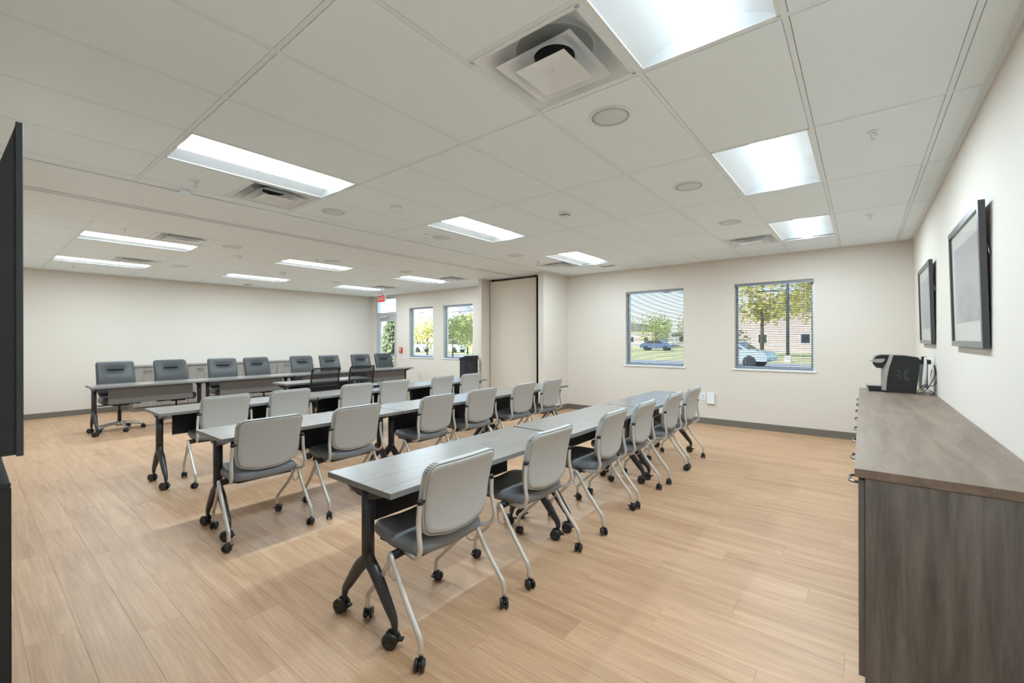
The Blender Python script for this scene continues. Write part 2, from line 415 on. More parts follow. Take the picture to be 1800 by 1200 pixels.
for (x0, x1, y0, y1) in pl_list[300:]: m.box(x0+GAP/2, x1-GAP/2, y0+GAP/2, y1-GAP/2, -.003, 0)
m.box(-.82, XR, -1.5, -.002, -.003, 0)
o = m.build('plank', 'floor_oak', fl); o['kind'] = 'stuff'

# walls
WINS = [(-3.474, -2.418), (-1.616, -.560), (-9.875, -8.890), (-8.494, -7.436)]
WZ0, WZ1 = .950, 2.318
DX0, DX1, DZ1 = -11.46, -10.45, 2.69
holes = [(a, b, WZ0, WZ1) for a, b in WINS]+[(DX0, DX1, 0, DZ1)]
struct(wall_grid(MB(), 'x', YF, YF+.17, XL-.15, XR+.15, 0, CZ+.3, holes).build('wall_far', 'wall_paint'), 'pale greige wall with windows')
struct(MB().box(XL-.15, XL, -.15, YF, 0, CZ+.3).build('wall_left', 'wall_paint'))
struct(MB().box(XR, XR+.15, -1.6, YF, 0, CZ+.3).build('wall_right', 'wall_paint'))
m = wall_grid(MB(), 'x', -.14, YN-.002, XL, XR, 0, CZ+.3, [(-.82, XR-.10, 0, 2.15)])
m.box(-.97, -.82, -1.6, -.14, 0, CZ); m.box(-.82, XR, -1.6, -1.5, 0, CZ); m.box(-.82, XR, -1.5, -.14, 2.45, 2.5)
struct(m.build('wall_near', 'wall_paint'))
BH, BT = .102, .008
def base(name, *bs):
    m = MB()
    for b in bs: m.box(*b)
    struct(m.build(name, 'baseboard_grey'))
base('baseboard_left', (XL, XL+BT, YN, YF-BT, 0, BH))
base('baseboard_far', (-4.745, XR, YF-BT, YF, 0, BH), (DX1, -6.43, YF-BT, YF, 0, BH))
base('baseboard_right', (XR-BT, XR, YN, 2.22, 0, BH), (XR-BT, XR, 5.95, YF-BT, 0, BH))
base('baseboard_near', (XL+BT, -.83, YN, YN+BT, 0, BH))

# partition pocket by the window wall
pk = sroot('wall_pocket')
MB().box(-6.43, -6.352, 7.05, YF, 0, CZ).build('pocket_wing', 'wall_paint', pk)
MB().box(-4.868, -4.745, 7.04, YF, 0, CZ).build('pocket_wing', 'wall_paint', pk)
MB().box(-4.745, -4.745+BT, 7.04, YF-BT, 0, BH).box(-4.868, -4.745+BT, 7.04-BT, 7.04, 0, BH).box(-6.43, -6.352, 7.05-BT, 7.05, 0, BH).build('baseboard', 'baseboard_grey', pk)
pt = thing('folding_partition', 'beige fabric folding partition panel stacked in its wall pocket', 'partition', (-5.72, 7.31, 0))
for i in range(4):
    MB().cbox(-.615, .615, i*.11, i*.11+.085, .02, 2.69, .008).build('panel', 'partition_fabric', pt)
    MB().box(.615, .627, i*.11+.01, i*.11+.075, .02, 2.69).build('edge_strip', 'matte_black', pt)
MB().box(-.60, -.56, .03, .06, 2.69, 2.735).box(.54, .58, .03, .06, 2.69, 2.735).build('hanger', 'matte_black', pt)

# ceiling
ce = struct(MB().box(XL-.15, XR+.15, -1.6, YF+.17, CZ+.22, CZ+.30).build('ceiling', 'ceiling_white'), 'white suspended tile ceiling')
GX = [-.244-T*i for i in range(8)]                 # -.244 .. -4.511
NX = [XR-.02, GX[0]+T]+GX+[-4.685]                  # near half, going left
NX = sorted(NX)
FX = [-7.20-T*k for k in range(-1, 8)]              # far half
FXL = sorted([-6.48]+FX+[XL+.02])
GY = [.904+T*j for j in range(-2, 11, 2)]
YL = [YN]+[y for y in GY if y > .02]+[YF]
Y_ = lambda j: .904+T*j
lights = [(GX[1], GX[0], j) for j in (0, 4, 8)]+[(GX[6], GX[5], j) for j in (0, 4, 8)]+[(FX[2], FX[1], j) for j in (0, 4, 8)]+[(FX[6], FX[5], j) for j in (0, 4, 8)]
vents = [(GX[2], GX[1], 1), (GX[2], GX[1], 9), (GX[7], GX[6], 1), (GX[7], GX[6], 9), (FX[1], FX[0], 1), (FX[1], FX[0], 9), (FX[5], FX[4], 1), (FX[5], FX[4], 9)]
def near(a, b): return abs(a-b) < .02
tcache = {}
def tile(x0, x1, y0, y1):
    g = .0145
    key = (round(x1-x0, 3), round(y1-y0, 3))
    if key not in tcache:
        a, b, c = key[0]/2-g, key[1]/2-g, .0025
        tcache[key] = MB().add([(-a, -b, .016), (a, -b, .016), (a, b, .016), (-a, b, .016), (-a, -b, c), (a, -b, c), (a, b, c), (-a, b, c), (-a+c, -b+c, 0), (a-c, -b+c, 0), (a-c, b-c, 0), (-a+c, b-c, 0)],
            [(0, 1, 2, 3), (0, 1, 5, 4), (1, 2, 6, 5), (2, 3, 7, 6), (3, 0, 4, 7), (4, 5, 9, 8), (5, 6, 10, 9), (6, 7, 11, 10), (7, 4, 8, 11), (8, 9, 10, 11)]).mesh('ceiling_tile', 'ceiling_white')
    obj('ceiling_tile', tcache[key], ce, ((x0+x1)/2, (y0+y1)/2, CZ))
def bar(x0, x1, y0, y1):
    e = .0006 if x1-x0 > y1-y0 else 0
    MB().box(x0, x1, y0, y1, CZ+.0025+e, CZ+.03+e).build('grid_bar', 'grid_white', ce)
for XS in (NX, FXL):
    for i in range(len(XS)-1):
        x0, x1 = XS[i], XS[i+1]
        for j in range(len(YL)-1):
            y0, y1 = YL[j], YL[j+1]
            if any(near(x0, l[0]) and near(y0, Y_(l[2])) for l in lights): continue
            v = [q for q in vents if near(x0, q[0]) and near(y0, Y_(q[2]-1))]
            if v:
                tile(x0, x1, y0, Y_(v[0][2])); bar(x0+.012, x1-.012, Y_(v[0][2])-.012, Y_(v[0][2])+.012); continue
            tile(x0, x1, y0, y1)
    for x in XS[1:-1]: bar(x-.012, x+.012, YN, YF)
    for y in YL[1:-1]: bar(XS[0], XS[-1], y-.012, y+.012)
# wall angle mouldings
MB().box(XR-.022, XR, YN, YF, CZ-.003, CZ+.03).box(XR-.034, XR-.022, YN, YF, CZ+.004, CZ+.03).build('wall_angle', 'grid_white', ce)
MB().box(XL, XL+.022, YN, YF, CZ-.003, CZ+.03).build('wall_angle', 'grid_white', ce)
MB().box(XL+.022, -6.49, YF-.022, YF, CZ-.003, CZ+.03).box(-4.68, XR-.022, YF-.022, YF, CZ-.003, CZ+.03).build('wall_angle', 'grid_white', ce)
MB().box(XL+.022, XR-.022, YN, YN+.022, CZ-.003, CZ+.03).build('wall_angle', 'grid_white', ce)
# soffit band with the partition track
so = sroot('trim_1'); so['label'] = 'smooth white soffit band holding the partition track'
MB().box(-5.49, -4.69, YN, YF, CZ-.004, CZ+.05).build('soffit_board', 'soffit_white', so)
MB().box(-6.475, -5.62, YN, YF, CZ-.004, CZ+.05).build('soffit_board', 'soffit_white', so)
MB().box(-5.612, -5.572, YN, YF, CZ-.012, CZ+.04).build('track_rail', 'trim_white', so)
MB().box(-5.538, -5.498, YN, YF, CZ-.012, CZ+.04).build('track_rail', 'trim_white', so)
MB().box(-5.62, -5.49, YN, YF, CZ+.04, CZ+.05).build('track_slot', 'duct_grey', so)

# ------------------------------------------------------------------ ceiling fixtures
def light_proto():
    t = thing('ceiling_light', '', 'light')
    hx, hy = T/2-.012, T-.012
    fr = MB()
    for (a, b, c, d) in ((-hx, hx, -hy, -hy+.014), (-hx, hx, hy-.014, hy), (-hx, -hx+.014, -hy, hy), (hx-.014, hx, -hy, hy)): fr.box(a, b, c, d, CZ-.001, CZ+.02)
    fr.build('frame', 'trim_white', t, (0, 0, -CZ))
    ix, iy = hx-.014, hy-.014
    for sg in (-1, 1):
        n = 9; V = []; F = []
        for k in range(n):
            u = k/(n-1); x = sg*(ix*(1-u)+.052*u); z = .008+.082*math.sin(u*PI/2)**.9
            for yy in (-iy, iy): V.append((x, yy, z))
        for k in range(n-1): F.append((2*k, 2*k+1, 2*k+3, 2*k+2))
        MB().add(V, F, True).build('reflector', 'gloss_white', t)
    for sg in (-1, 1):
        n = 9; V = []
        prof = [(-ix, .008)]+[(-(ix*(1-u)+.052*u), .008+.082*math.sin(u*PI/2)**.9) for u in [k/8 for k in range(1, 9)]]
        full = prof+[(-x, z) for x, z in reversed(prof)]
        V = [(x, sg*iy, z) for x, z in full]; F = [tuple(range(len(V)))]
        MB().add(V, F).build('end_plate', 'gloss_white', t)
    y0, y1 = -iy+.004, iy-.004
    MB().add([(-.046, y0, .006), (.046, y0, .006), (.046, y1, .006), (-.046, y1, .006)], [(0, 1, 2, 3)]).build('lens', 'lens_glow', t)
    MB().add([(-.046, y0, .006), (-.046, y1, .006), (-.052, y1, .092), (-.052, y0, .092), (.046, y0, .006), (.046, y1, .006), (.052, y1, .092), (.052, y0, .092)], [(0, 1, 2, 3), (4, 7, 6, 5)]).build('lens_side', 'lens_side', t)
    MB().box(-hx, hx, -hy, hy, .10, .115).build('housing', 'trim_white', t)
    return t
cols = ['column nearest the counter wall', 'column before the soffit band', 'column beyond the soffit band', 'column nearest the far panel table']
orde = ['closest to the camera', 'in the middle', 'closest to the windows']
lp = light_proto()
for q, (x0, x1, j) in enumerate(lights):
    lab = 'recessed white ceiling light, %s of the %s' % (orde[q % 3], cols[q//3])
    loc = ((x0+x1)/2, Y_(j)+T, CZ)
    if q == 0:
        lp.location = loc; lp['label'] = lab; lp['group'] = 'recessed ceiling lights'
    else: dup(lp, loc, 0, lab, 'recessed ceiling lights')

def sqcirc(half, r, z0, z1, steps, seg=48, rot=0, power=1.):
    """loft rings from a square (half) to a circle (r)"""
    rings = []
    for k in range(steps+1):
        t = k/steps; z = z0+(z1-z0)*(math.sin(t*PI/2)**power); ring = []
        for i in range(seg):
            a = 2*PI*i/seg; ca, sa = math.cos(a), math.sin(a); mm = max(abs(ca), abs(sa))
            sx, sy = half*ca/mm, half*sa/mm; tt = t**.8
            ring.append((sx*(1-tt)+r*ca*tt, sy*(1-tt)+r*sa*tt, z))
        rings.append(ring)
    V = [p for rg in rings for p in rg]; F = []
    for k in range(steps):
        for i in range(seg): F.append((k*seg+i, k*seg+(i+1) % seg, (k+1)*seg+(i+1) % seg, (k+1)*seg+i))
    return V, F, seg
def vent_proto():
    t = thing('air_diffuser', '', 'air vent')
    h = T/2-.012; m = MB()
    V, F, sg = sqcirc(h-.02, .185, .002, .085, 8); m.add(V, F, True)
    for (a, b, c, d) in ((-h, h, -h, -h+.02), (-h, h, h-.02, h), (-h, -h+.02, -h, h), (h-.02, h, -h, h)): m.box(a, b, c, d, -.001, .012)
    m.build('outer_cone', 'gloss_white', t)
    MB().lathe([(.186, .08), (.186, .16)], 32).build('duct_neck', 'duct_grey', t)
    m = MB(); V, F, sg = sqcirc(.205, .10, -.014, .05, 8); m.add(V, F, True); V2, F2, _ = sqcirc(.207, .102, -.012, .054, 8); m.add(V2, F2, True)
    m.build('middle_cone', 'gloss_white', t)
    MB().lathe([(.100, .048), (.100, .075), (.004, .075)], 8).build('shade_cap', 'dark_hole', t)  # near-black cap paints in the shade inside the diffuser neck
    m = MB(); V, F, sg = sqcirc(.135, .045, -.03, -.006, 8); m.add(V, F+[tuple(8*sg+i for i in range(sg))], True)
    m.lathe([(.012, -.004), (.012, -.011), (.006, -.013)], 16)
    m.build('centre_plate', 'gloss_white', t)
    return t
vlab = ['large square ceiling diffuser beside the light above the camera', 'square ceiling diffuser beside the windowside light near the counter wall', 'square ceiling diffuser at the soffit edge, camera end', 'square ceiling diffuser at the soffit edge, window end',
        'square ceiling diffuser just beyond the soffit, camera end', 'square ceiling diffuser just beyond the soffit, window end', 'square ceiling diffuser over the panel table, camera end', 'square ceiling diffuser over the panel table, window end']
vp = vent_proto()
for q, (x0, x1, j) in enumerate(vents):
    loc = ((x0+x1)/2, Y_(j)+T/2, CZ)
    if q == 0: vp.location = loc; vp['label'] = vlab[0]; vp['group'] = 'square ceiling diffusers'
    else: dup(vp, loc, 0, vlab[q], 'square ceiling diffusers')
def place(proto, spots, group):
    for q, (x, y, z, lab) in enumerate(spots):
        if q == 0: proto.location = (x, y, z); proto['label'] = lab; proto['group'] = group
        else: dup(proto, (x, y, z), 0, lab, group)
sp = thing('ceiling_speaker', '', 'speaker')
MB().lathe([(.122, 0), (.124, -.004), (.118, -.008), (.110, -.006), (.108, -.004)], 36).build('trim_ring', 'trim_white', sp)
MB().lathe([(.109, -.004), (.07, -.0062), (.02, -.007), (.001, -.007)], 36).build('grille', 'speaker_mesh', sp)
place(sp, [(-1.155, 2.42, CZ, 'large round ceiling speaker closest to the camera'), (-1.16, 3.95, CZ, 'round ceiling speaker left of the middle counterside light'), (-1.16, 5.47, CZ, 'round ceiling speaker left of the last counterside light'),
           (-4.21, 2.41, CZ, 'round ceiling speaker near the soffit, camera end'), (-4.2, 3.89, CZ, 'round ceiling speaker near the soffit, middle'), (-4.21, 5.47, CZ, 'round ceiling speaker near the soffit, window end'),
           (-6.88, 2.40, CZ, 'round ceiling speaker beyond the soffit, camera end'), (-6.86, 3.9, CZ, 'round ceiling speaker beyond the soffit, middle'), (-6.85, 5.41, CZ, 'round ceiling speaker beyond the soffit, window end'),
           (-9.36, 2.43, CZ, 'round ceiling speaker over the panel table, camera end'), (-9.3, 5.41, CZ, 'round ceiling speaker over the panel table, window end')], 'round ceiling speakers')
sk = thing('fire_sprinkler', '', 'sprinkler')
MB().lathe([(.036, 0), (.036, -.004), (.022, -.009)], 20).build('escutcheon', 'trim_white', sk)
MB().lathe([(.009, -.005), (.009, -.022), (.006, -.026)], 10).build('body', 'chrome', sk)
MB().tube([(-.014, 0, -.020), (-.016, 0, -.034), (0, 0, -.044), (.016, 0, -.034), (.014, 0, -.020)], .0028, 6).build('frame_arms', 'chrome', sk)
MB().lathe([(.017, -.044), (.018, -.046), (.003, -.047)], 14).build('deflector', 'chrome', sk)
place(sk, [(.058, 3.66, CZ, 'fire sprinkler on the ceiling tile beside the counter wall, nearer one'), (.065, 6.08, CZ, 'fire sprinkler on the ceiling beside the counter wall, farther one'),
           (-4.27, 1.22, CZ, 'fire sprinkler at the soffit edge beside a small white sensor'), (-4.21, 3.65, CZ, 'fire sprinkler at the soffit edge beside the middle speaker'), (-4.22, 6.11, CZ, 'fire sprinkler at the soffit edge, window end'),
           (-6.76, 1.21, CZ, 'fire sprinkler beyond the soffit, camera end'), (-6.91, 3.66, CZ, 'fire sprinkler beyond the soffit, middle'), (-6.84, 6.06, CZ, 'fire sprinkler beyond the soffit, window end'), (-10.7, 1.23, CZ, 'fire sprinkler near the bare far left wall')], 'fire sprinklers')
dm = thing('occupancy_sensor', '', 'sensor')
MB().lathe([(.062, 0), (.062, -.010), (.056, -.014)], 28).build('base_ring', 'plastic_white', dm)
MB().lathe([(.052, -.012), (.046, -.030), (.028, -.044), (.004, -.048)], 28).build('dome', 'plastic_white', dm)
place(dm, [(-3.585, 2.72, CZ, 'white domed ceiling sensor before the soffit'), (-7.55, 2.72, CZ, 'white domed ceiling sensor beyond the soffit'), (-8.75, 3.94, CZ, 'white domed ceiling sensor nearest the panel table')], 'ceiling motion sensors')
t = thing('smoke_detector', 'white smoke detector with slotted dome in the mid ceiling', 'detector', (-2.41, 3.98, CZ))
MB().lathe([(.068, 0), (.068, -.012), (.060, -.018)], 28).build('base', 'plastic_white', t)
m = MB()
for k in range(10):
    a = 2*PI*k/10; m.box(.048*math.cos(a)-.005, .048*math.cos(a)+.005, .048*math.sin(a)-.005, .048*math.sin(a)+.005, -.032, -.016)
m.build('vent_ribs', 'plastic_grey', t)
MB().lathe([(.056, -.030), (.050, -.042), (.022, -.050), (.004, -.051)], 28).build('cap', 'plastic_white', t)
MB().lathe([(.004, -.049), (.004, -.053)], 8).build('indicator', 'red_plastic', t)
t = thing('wall_sensor', 'small white box sensor on the soffit strip beside a sprinkler', 'sensor', (-4.60, 1.235, CZ))
MB().cbox(-.03, .03, -.035, .035, -.045, 0, .006).build('body', 'plastic_white', t); MB().box(-.018, .018, .035, .037, -.035, -.012).build('lens', 'plastic_grey', t)
def grille(x, y, lab):
    t = thing('return_grille', lab, 'air vent', (x, y, CZ))
    m = MB()
    for (a, b, c, d) in ((-.15, .15, -.08, -.06), (-.15, .15, .06, .08), (-.15, -.13, -.06, .06), (.13, .15, -.06, .06)): m.box(a, b, c, d, -.006, .002)
    m.build('frame', 'trim_white', t); MB().box(-.13, .13, -.06, .06, -.001, .001).build('backing', 'dark_hole', t)
    for k in range(5): MB().box(-.13, .13, -.05+k*.024, -.042+k*.024, -.005, -.001).build('louvre', 'duct_grey', t)
grille(-3.53, 7.30, 'small grey ceiling grille near the window wall'); grille(-11.25, 4.26, 'small grey ceiling grille near the far left wall')

# ------------------------------------------------------------------ windows, door
def window(n, a, b):
    r = sroot('window_%d' % n, ((a+b)/2, YF, 0)); h = (b-a)/2; z0, z1 = WZ0, WZ1
    m = MB()
    for (x0, x1, c, d) in ((-h, -h+.035, z0, z1), (h-.035, h, z0, z1), (-h+.035, h-.035, z0, z0+.035), (-h+.035, h-.035, z1-.035, z1)): m.box(x0, x1, .105, .155, c, d)
    m.build('window_frame', 'anodised', r)
    MB().box(-h+.035, h-.035, .128, .134, z0+.035, z1-.035).build('pane', 'window_glass', r)
    MB().cbox(-h-.035, h+.035, -.022, .105, z0-.022, z0+.002, .004).build('window_sill', 'trim_white', r)
for i, (a, b) in enumerate(WINS): window(i+1, a, b)
def slat_mesh(w, tilt):
    V = []; F = []; n = 4
    for k in range(n+1):
        d = -.0125+.025*k/n; z = .0022*(1-(2*k/n-1)**2)-tilt*d
        V += [(-w, d, z), (w, d, z)]
    F = [(2*k, 2*k+1, 2*k+3, 2*k+2) for k in range(n)]
    return MB().add(V, F, True).mesh('slat', 'blind_slat')
def blind(a, b, lab, bottom, pitch=.0238):
    t = thing('window_blind', lab, 'blind', ((a+b)/2, YF+.045, 0), 0, 'horizontal slat window blinds'); h = (b-a)/2-.012
    MB().cbox(-h-.008, h+.008, -.028, .022, WZ1-.045, WZ1-.002, .003).build('head_rail', 'blind_rail', t)
    me = slat_mesh(h, .46 if pitch < .028 else .16); z = WZ1-.06
    while z > bottom+.02: obj('slat', me, t, (0, 0, z)); z -= pitch
    MB().cbox(-h, h, -.012, .012, bottom, bottom+.014, .003).build('bottom_rail', 'blind_rail', t)
    for x in (-h*.72, 0, h*.72): MB().box(x-.0012, x+.0012, -.014, -.0125, bottom+.01, WZ1-.045).build('ladder_cord', 'blind_white', t)
    MB().tube([(h-.09, -.03, WZ1-.05), (h-.085, -.034, WZ1-.30), (h-.08, -.032, WZ1-.52)], .0025, 6).build('cord', 'blind_white', t)
    MB().lathe([(.004, 0), (.008, -.02), (.008, -.03), (.002, -.034)], 8, at=(h-.08, -.032, WZ1-.52)).build('cord_tassel', 'blind_rail', t)
    MB().tube([(-h+.06, -.032, WZ1-.05), (-h+.065, -.034, WZ1-.85)], .004, 6).build('tilt_wand', 'blind_white', t)
blind(*WINS[0], 'open slat blind in the window nearer the partition', WZ0+.012)
blind(*WINS[1], 'open slat blind in the window nearer the counter, car outside', WZ0+.012)
blind(*WINS[2], 'open slat blind in the window beside the glass door', WZ0+.012, .030)
blind(*WINS[3], 'open slat blind in the window left of the partition pocket', WZ0+.012, .030)

d = sroot('door_1', ((DX0+DX1)/2, YF, 0)); h = (DX1-DX0)/2
m = MB()
for (x0, x1, c, e) in ((-h, -h+.06, 0, DZ1), (h-.05, h, 0, DZ1), (-h+.06, h-.05, DZ1-.05, DZ1), (-h+.06, h-.05, 2.13, 2.24)): m.box(x0, x1, .02, .13, c, e)
m.build('door_frame', 'anodised', d)
MB().box(-h+.06, h-.05, .07, .076, 2.24, DZ1-.05).build('transom_pane', 'window_glass', d)
lf = MB()
for (x0, x1, c, e) in ((-h+.065, -h+.175, .01, 2.12), (h-.165, h-.055, .01, 2.12), (-h+.175, h-.165, 1.98, 2.12), (-h+.175, h-.165, .01, .26)): lf.box(x0, x1, .05, .095, c, e)
dl = lf.build('door_leaf', 'anodised', d)
MB().box(-h+.175, h-.165, .068, .075, .26, 1.98).build('pane', 'window_glass', dl)
MB().cbox(-h+.08, h-.07, .015, .045, .94, .99, .006).build('push_bar', 'aluminium', dl)
MB().cbox(-.30, .02, .005, .05, 2.04, 2.09, .006).tube([(.0, .02, 2.09), (.2, -.03, 2.11), (.05, .03, 2.16)], .008, 6).build('door_closer', 'aluminium', d)

t = thing('exit_sign', 'red EXIT sign hanging from the ceiling by the glass door', 'sign', (-10.62, 7.55, 0))
MB().cbox(-.17, .17, -.02, .02, 2.50, 2.70, .006).build('housing', 'plastic_white', t); MB().lathe([(.03, 2.70), (.03, CZ)], 12).build('canopy', 'plastic_white', t)
MB().box(-.16, .16, -.024, -.0195, 2.51, 2.69).build('face', 'exit_glow', t)
cu = bpy.data.curves.new('exit_text', 'FONT'); cu.body = 'EXIT'; cu.size = .14; cu.align_x = 'CENTER'; cu.align_y = 'CENTER'; cu.extrude = .001
tmp = bpy.data.objects.new('tmp', cu); COL.objects.link(tmp); bpy.context.view_layer.update()
me = bpy.data.meshes.new_from_object(tmp.evaluated_get(bpy.context.evaluated_depsgraph_get())); bpy.data.objects.remove(tmp)
me.materials.clear(); me.materials.append(MATS['paper_white']); o = obj('lettering', me, t, (0, -.0255, 2.60)); o.rotation_euler = (PI/2, 0, 0)
t = thing('fire_alarm_pull', 'red fire alarm pull station beside the glass door', 'alarm', (-10.23, YF, 1.14))
MB().cbox(-.06, .06, -.045, 0, -.075, .075, .006).build('body', 'red_plastic', t); MB().box(-.04, .04, -.054, -.045, -.02, .005).build('handle', 'plastic_white', t); MB().box(-.03, .03, -.047, -.045, .03, .055).build('lettering_plate', 'plastic_white', t)
t = thing('wall_outlet', 'white duplex power outlet low on the window wall', 'outlet', (-2.098, YF, .455))
MB().cbox(-.036, .036, -.006, 0, -.058, .058, .002).build('cover_plate', 'plastic_white', t)
for z in (-.02, .02): MB().cbox(-.014, .014, -.008, -.005, z-.013, z+.013, .001).build('socket', 'plastic_grey', t)
t = thing('wall_box', 'white plastic device box beside the wall outlet', 'wall box', (-1.972, YF, .435))
MB().cbox(-.058, .058, -.035, 0, -.09, .09, .006).build('cover', 'plastic_white', t); MB().box(-.06, .06, -.03, -.002, -.094, -.09).build('base_lip', 'plastic_grey', t)

# ================================================================== TABLES
def caster_mesh(r, w, name, hood=True):
    m = MB(); z = -r
    for sg in (-1, 1):
        y0, y1 = sg*w*.18, sg*w*.5
        prof = [(r*.35, y0), (r*.92, y0), (r, y0+(y1-y0)*.2), (r, y0+(y1-y0)*.75), (r*.88, y1), (r*.3, y1), (r*.25, y1-sg*.003)]
        m.lathe(prof, 18, 'y', at=(.018*r/.035, 0, 0))
    m.lathe([(r*.5, -w*.2), (r*.5, w*.2)], 12, 'y', at=(.018*r/.035, 0, 0))
    m.tube([(0, 0, r*1.55), (0, 0, r*.6), (r*.35, 0, r*.1)], [r*.24, r*.26, r*.3], 8)
    m.box(-.012*r/.035-r*.75, -r*.1, -w*.2, w*.2, r*.05, r*.30)
    return m.mesh(name, 'black_plastic')
CAST_T = caster_mesh(.0375, .058, 'caster'); CAST_C = caster_mesh(.027, .044, 'caster'); CAST_E = caster_mesh(.030, .05, 'caster')
def table_proto(L, side=-1, panel='fabric_black', label=''):
    """length along y from 0..L, width .61 centred on x=0; side = where the modesty panel hangs"""
    t = thing('training_table', label, 'table')
    top = MB().cbox(-.265, .265, 0, L, .712, .74, .0025).build('table_top', 'table_laminate', t)
    e = .0012
    MB().box(-.265-e, -.265, 0, L, .713, .7385).box(.265, .265+e, 0, L, .713, .7385).box(-.265, .265, -e, 0, .713, .7385).box(-.265, .265, L, L+e, .713, .7385).build('edge_band', 'edge_grey', top)
    for yy, sg in ((.062, 1), (L-.062, -1)):
        m = MB()
        m.tube([(0, yy, .70), (0, yy, .35)], [.031, .031], 14)
        m.prism([(-.20, .712), (-.20, .700), (-.06, .655), (.06, .655), (.20, .700), (.20, .712)], yy-.020, yy+.020)
        leg = m.build('leg', 'charcoal_metal', t)
        m = MB()
        for q in (-1, 1):
            m.tube([(0, yy, .40), (q*.012, yy, .345), (q*.075, yy, .285), (q*.165, yy, .175), (q*.203, yy, .128), (q*.213, yy, .085)], [.029, .033, .034, .027, .0215, .015], 12, 4, flat=.82)
        m.build('foot', 'charcoal_metal', leg)
        for q in (-1, 1):
            obj('caster', CAST_T, leg, (q*.213, yy, .0375), random.uniform(-2.9, -1.2) if q > 0 else random.uniform(-3.4, -1.6))
    MB().cbox(side*.15-.009, side*.15+.009, .20, L-.20, .455, .700, .003).build('modesty_panel', panel, t)
    m = MB()
    for yy in (.30, L-.30): m.box(side*.15-.03, side*.15+.03, yy-.02, yy+.02, .698, .712)
    m.build('panel_bracket', 'matte_black', t)
    MB().box(-.02, .02, .09, L-.09, .690, .712).build('support_rail', 'charcoal_metal', t)
    return t
TL = 1.540
ROWX = [-1.897, -3.712, -5.372]
rows = [(ROWX[0], (1.203, 2.774, 4.340)), (ROWX[1], (1.135, 2.686, 4.235)), (ROWX[2], (1.165, 2.722, 4.265))]
rown = ['the row nearest the counter', 'the middle row', 'the row nearest the mesh chairs']
tp = table_proto(TL, -1, 'panel_navy'); first = True
for q, (x, ys) in enumerate(rows):
    for k, y in enumerate(ys):
        lab = 'grey laminate training table on casters, %s of %s' % (('camera end', 'middle one', 'window end')[k], rown[q])
        if first: tp.location = (x, y, 0); tp['label'] = lab; tp['group'] = 'training tables in rows'; first = False
        else: dup(tp, (x, y, 0), 0, lab, 'training tables in rows')
EL = 1.485
ep = table_proto(EL, 1, 'panel_grey', '')
EXX = -9.005
eo = ['first from the camera end', 'second from the camera end', 'third from the camera end', 'fourth, closest to the windows']
for k in range(4):
    lab = 'grey panel table before the leather chairs, %s' % eo[k]
    if k == 0: ep.location = (EXX, 1.195, 0); ep['label'] = lab; ep['group'] = 'head tables before the leather chairs'
    else: dup(ep, (EXX, 1.195+k*1.492, 0), 0, lab, 'head tables before the leather chairs')
st = dup(tp, (-7.22, 3.205, 0), 0, 'short grey table standing alone in front of the two mesh chairs', 'training tables in rows'); del st['group']

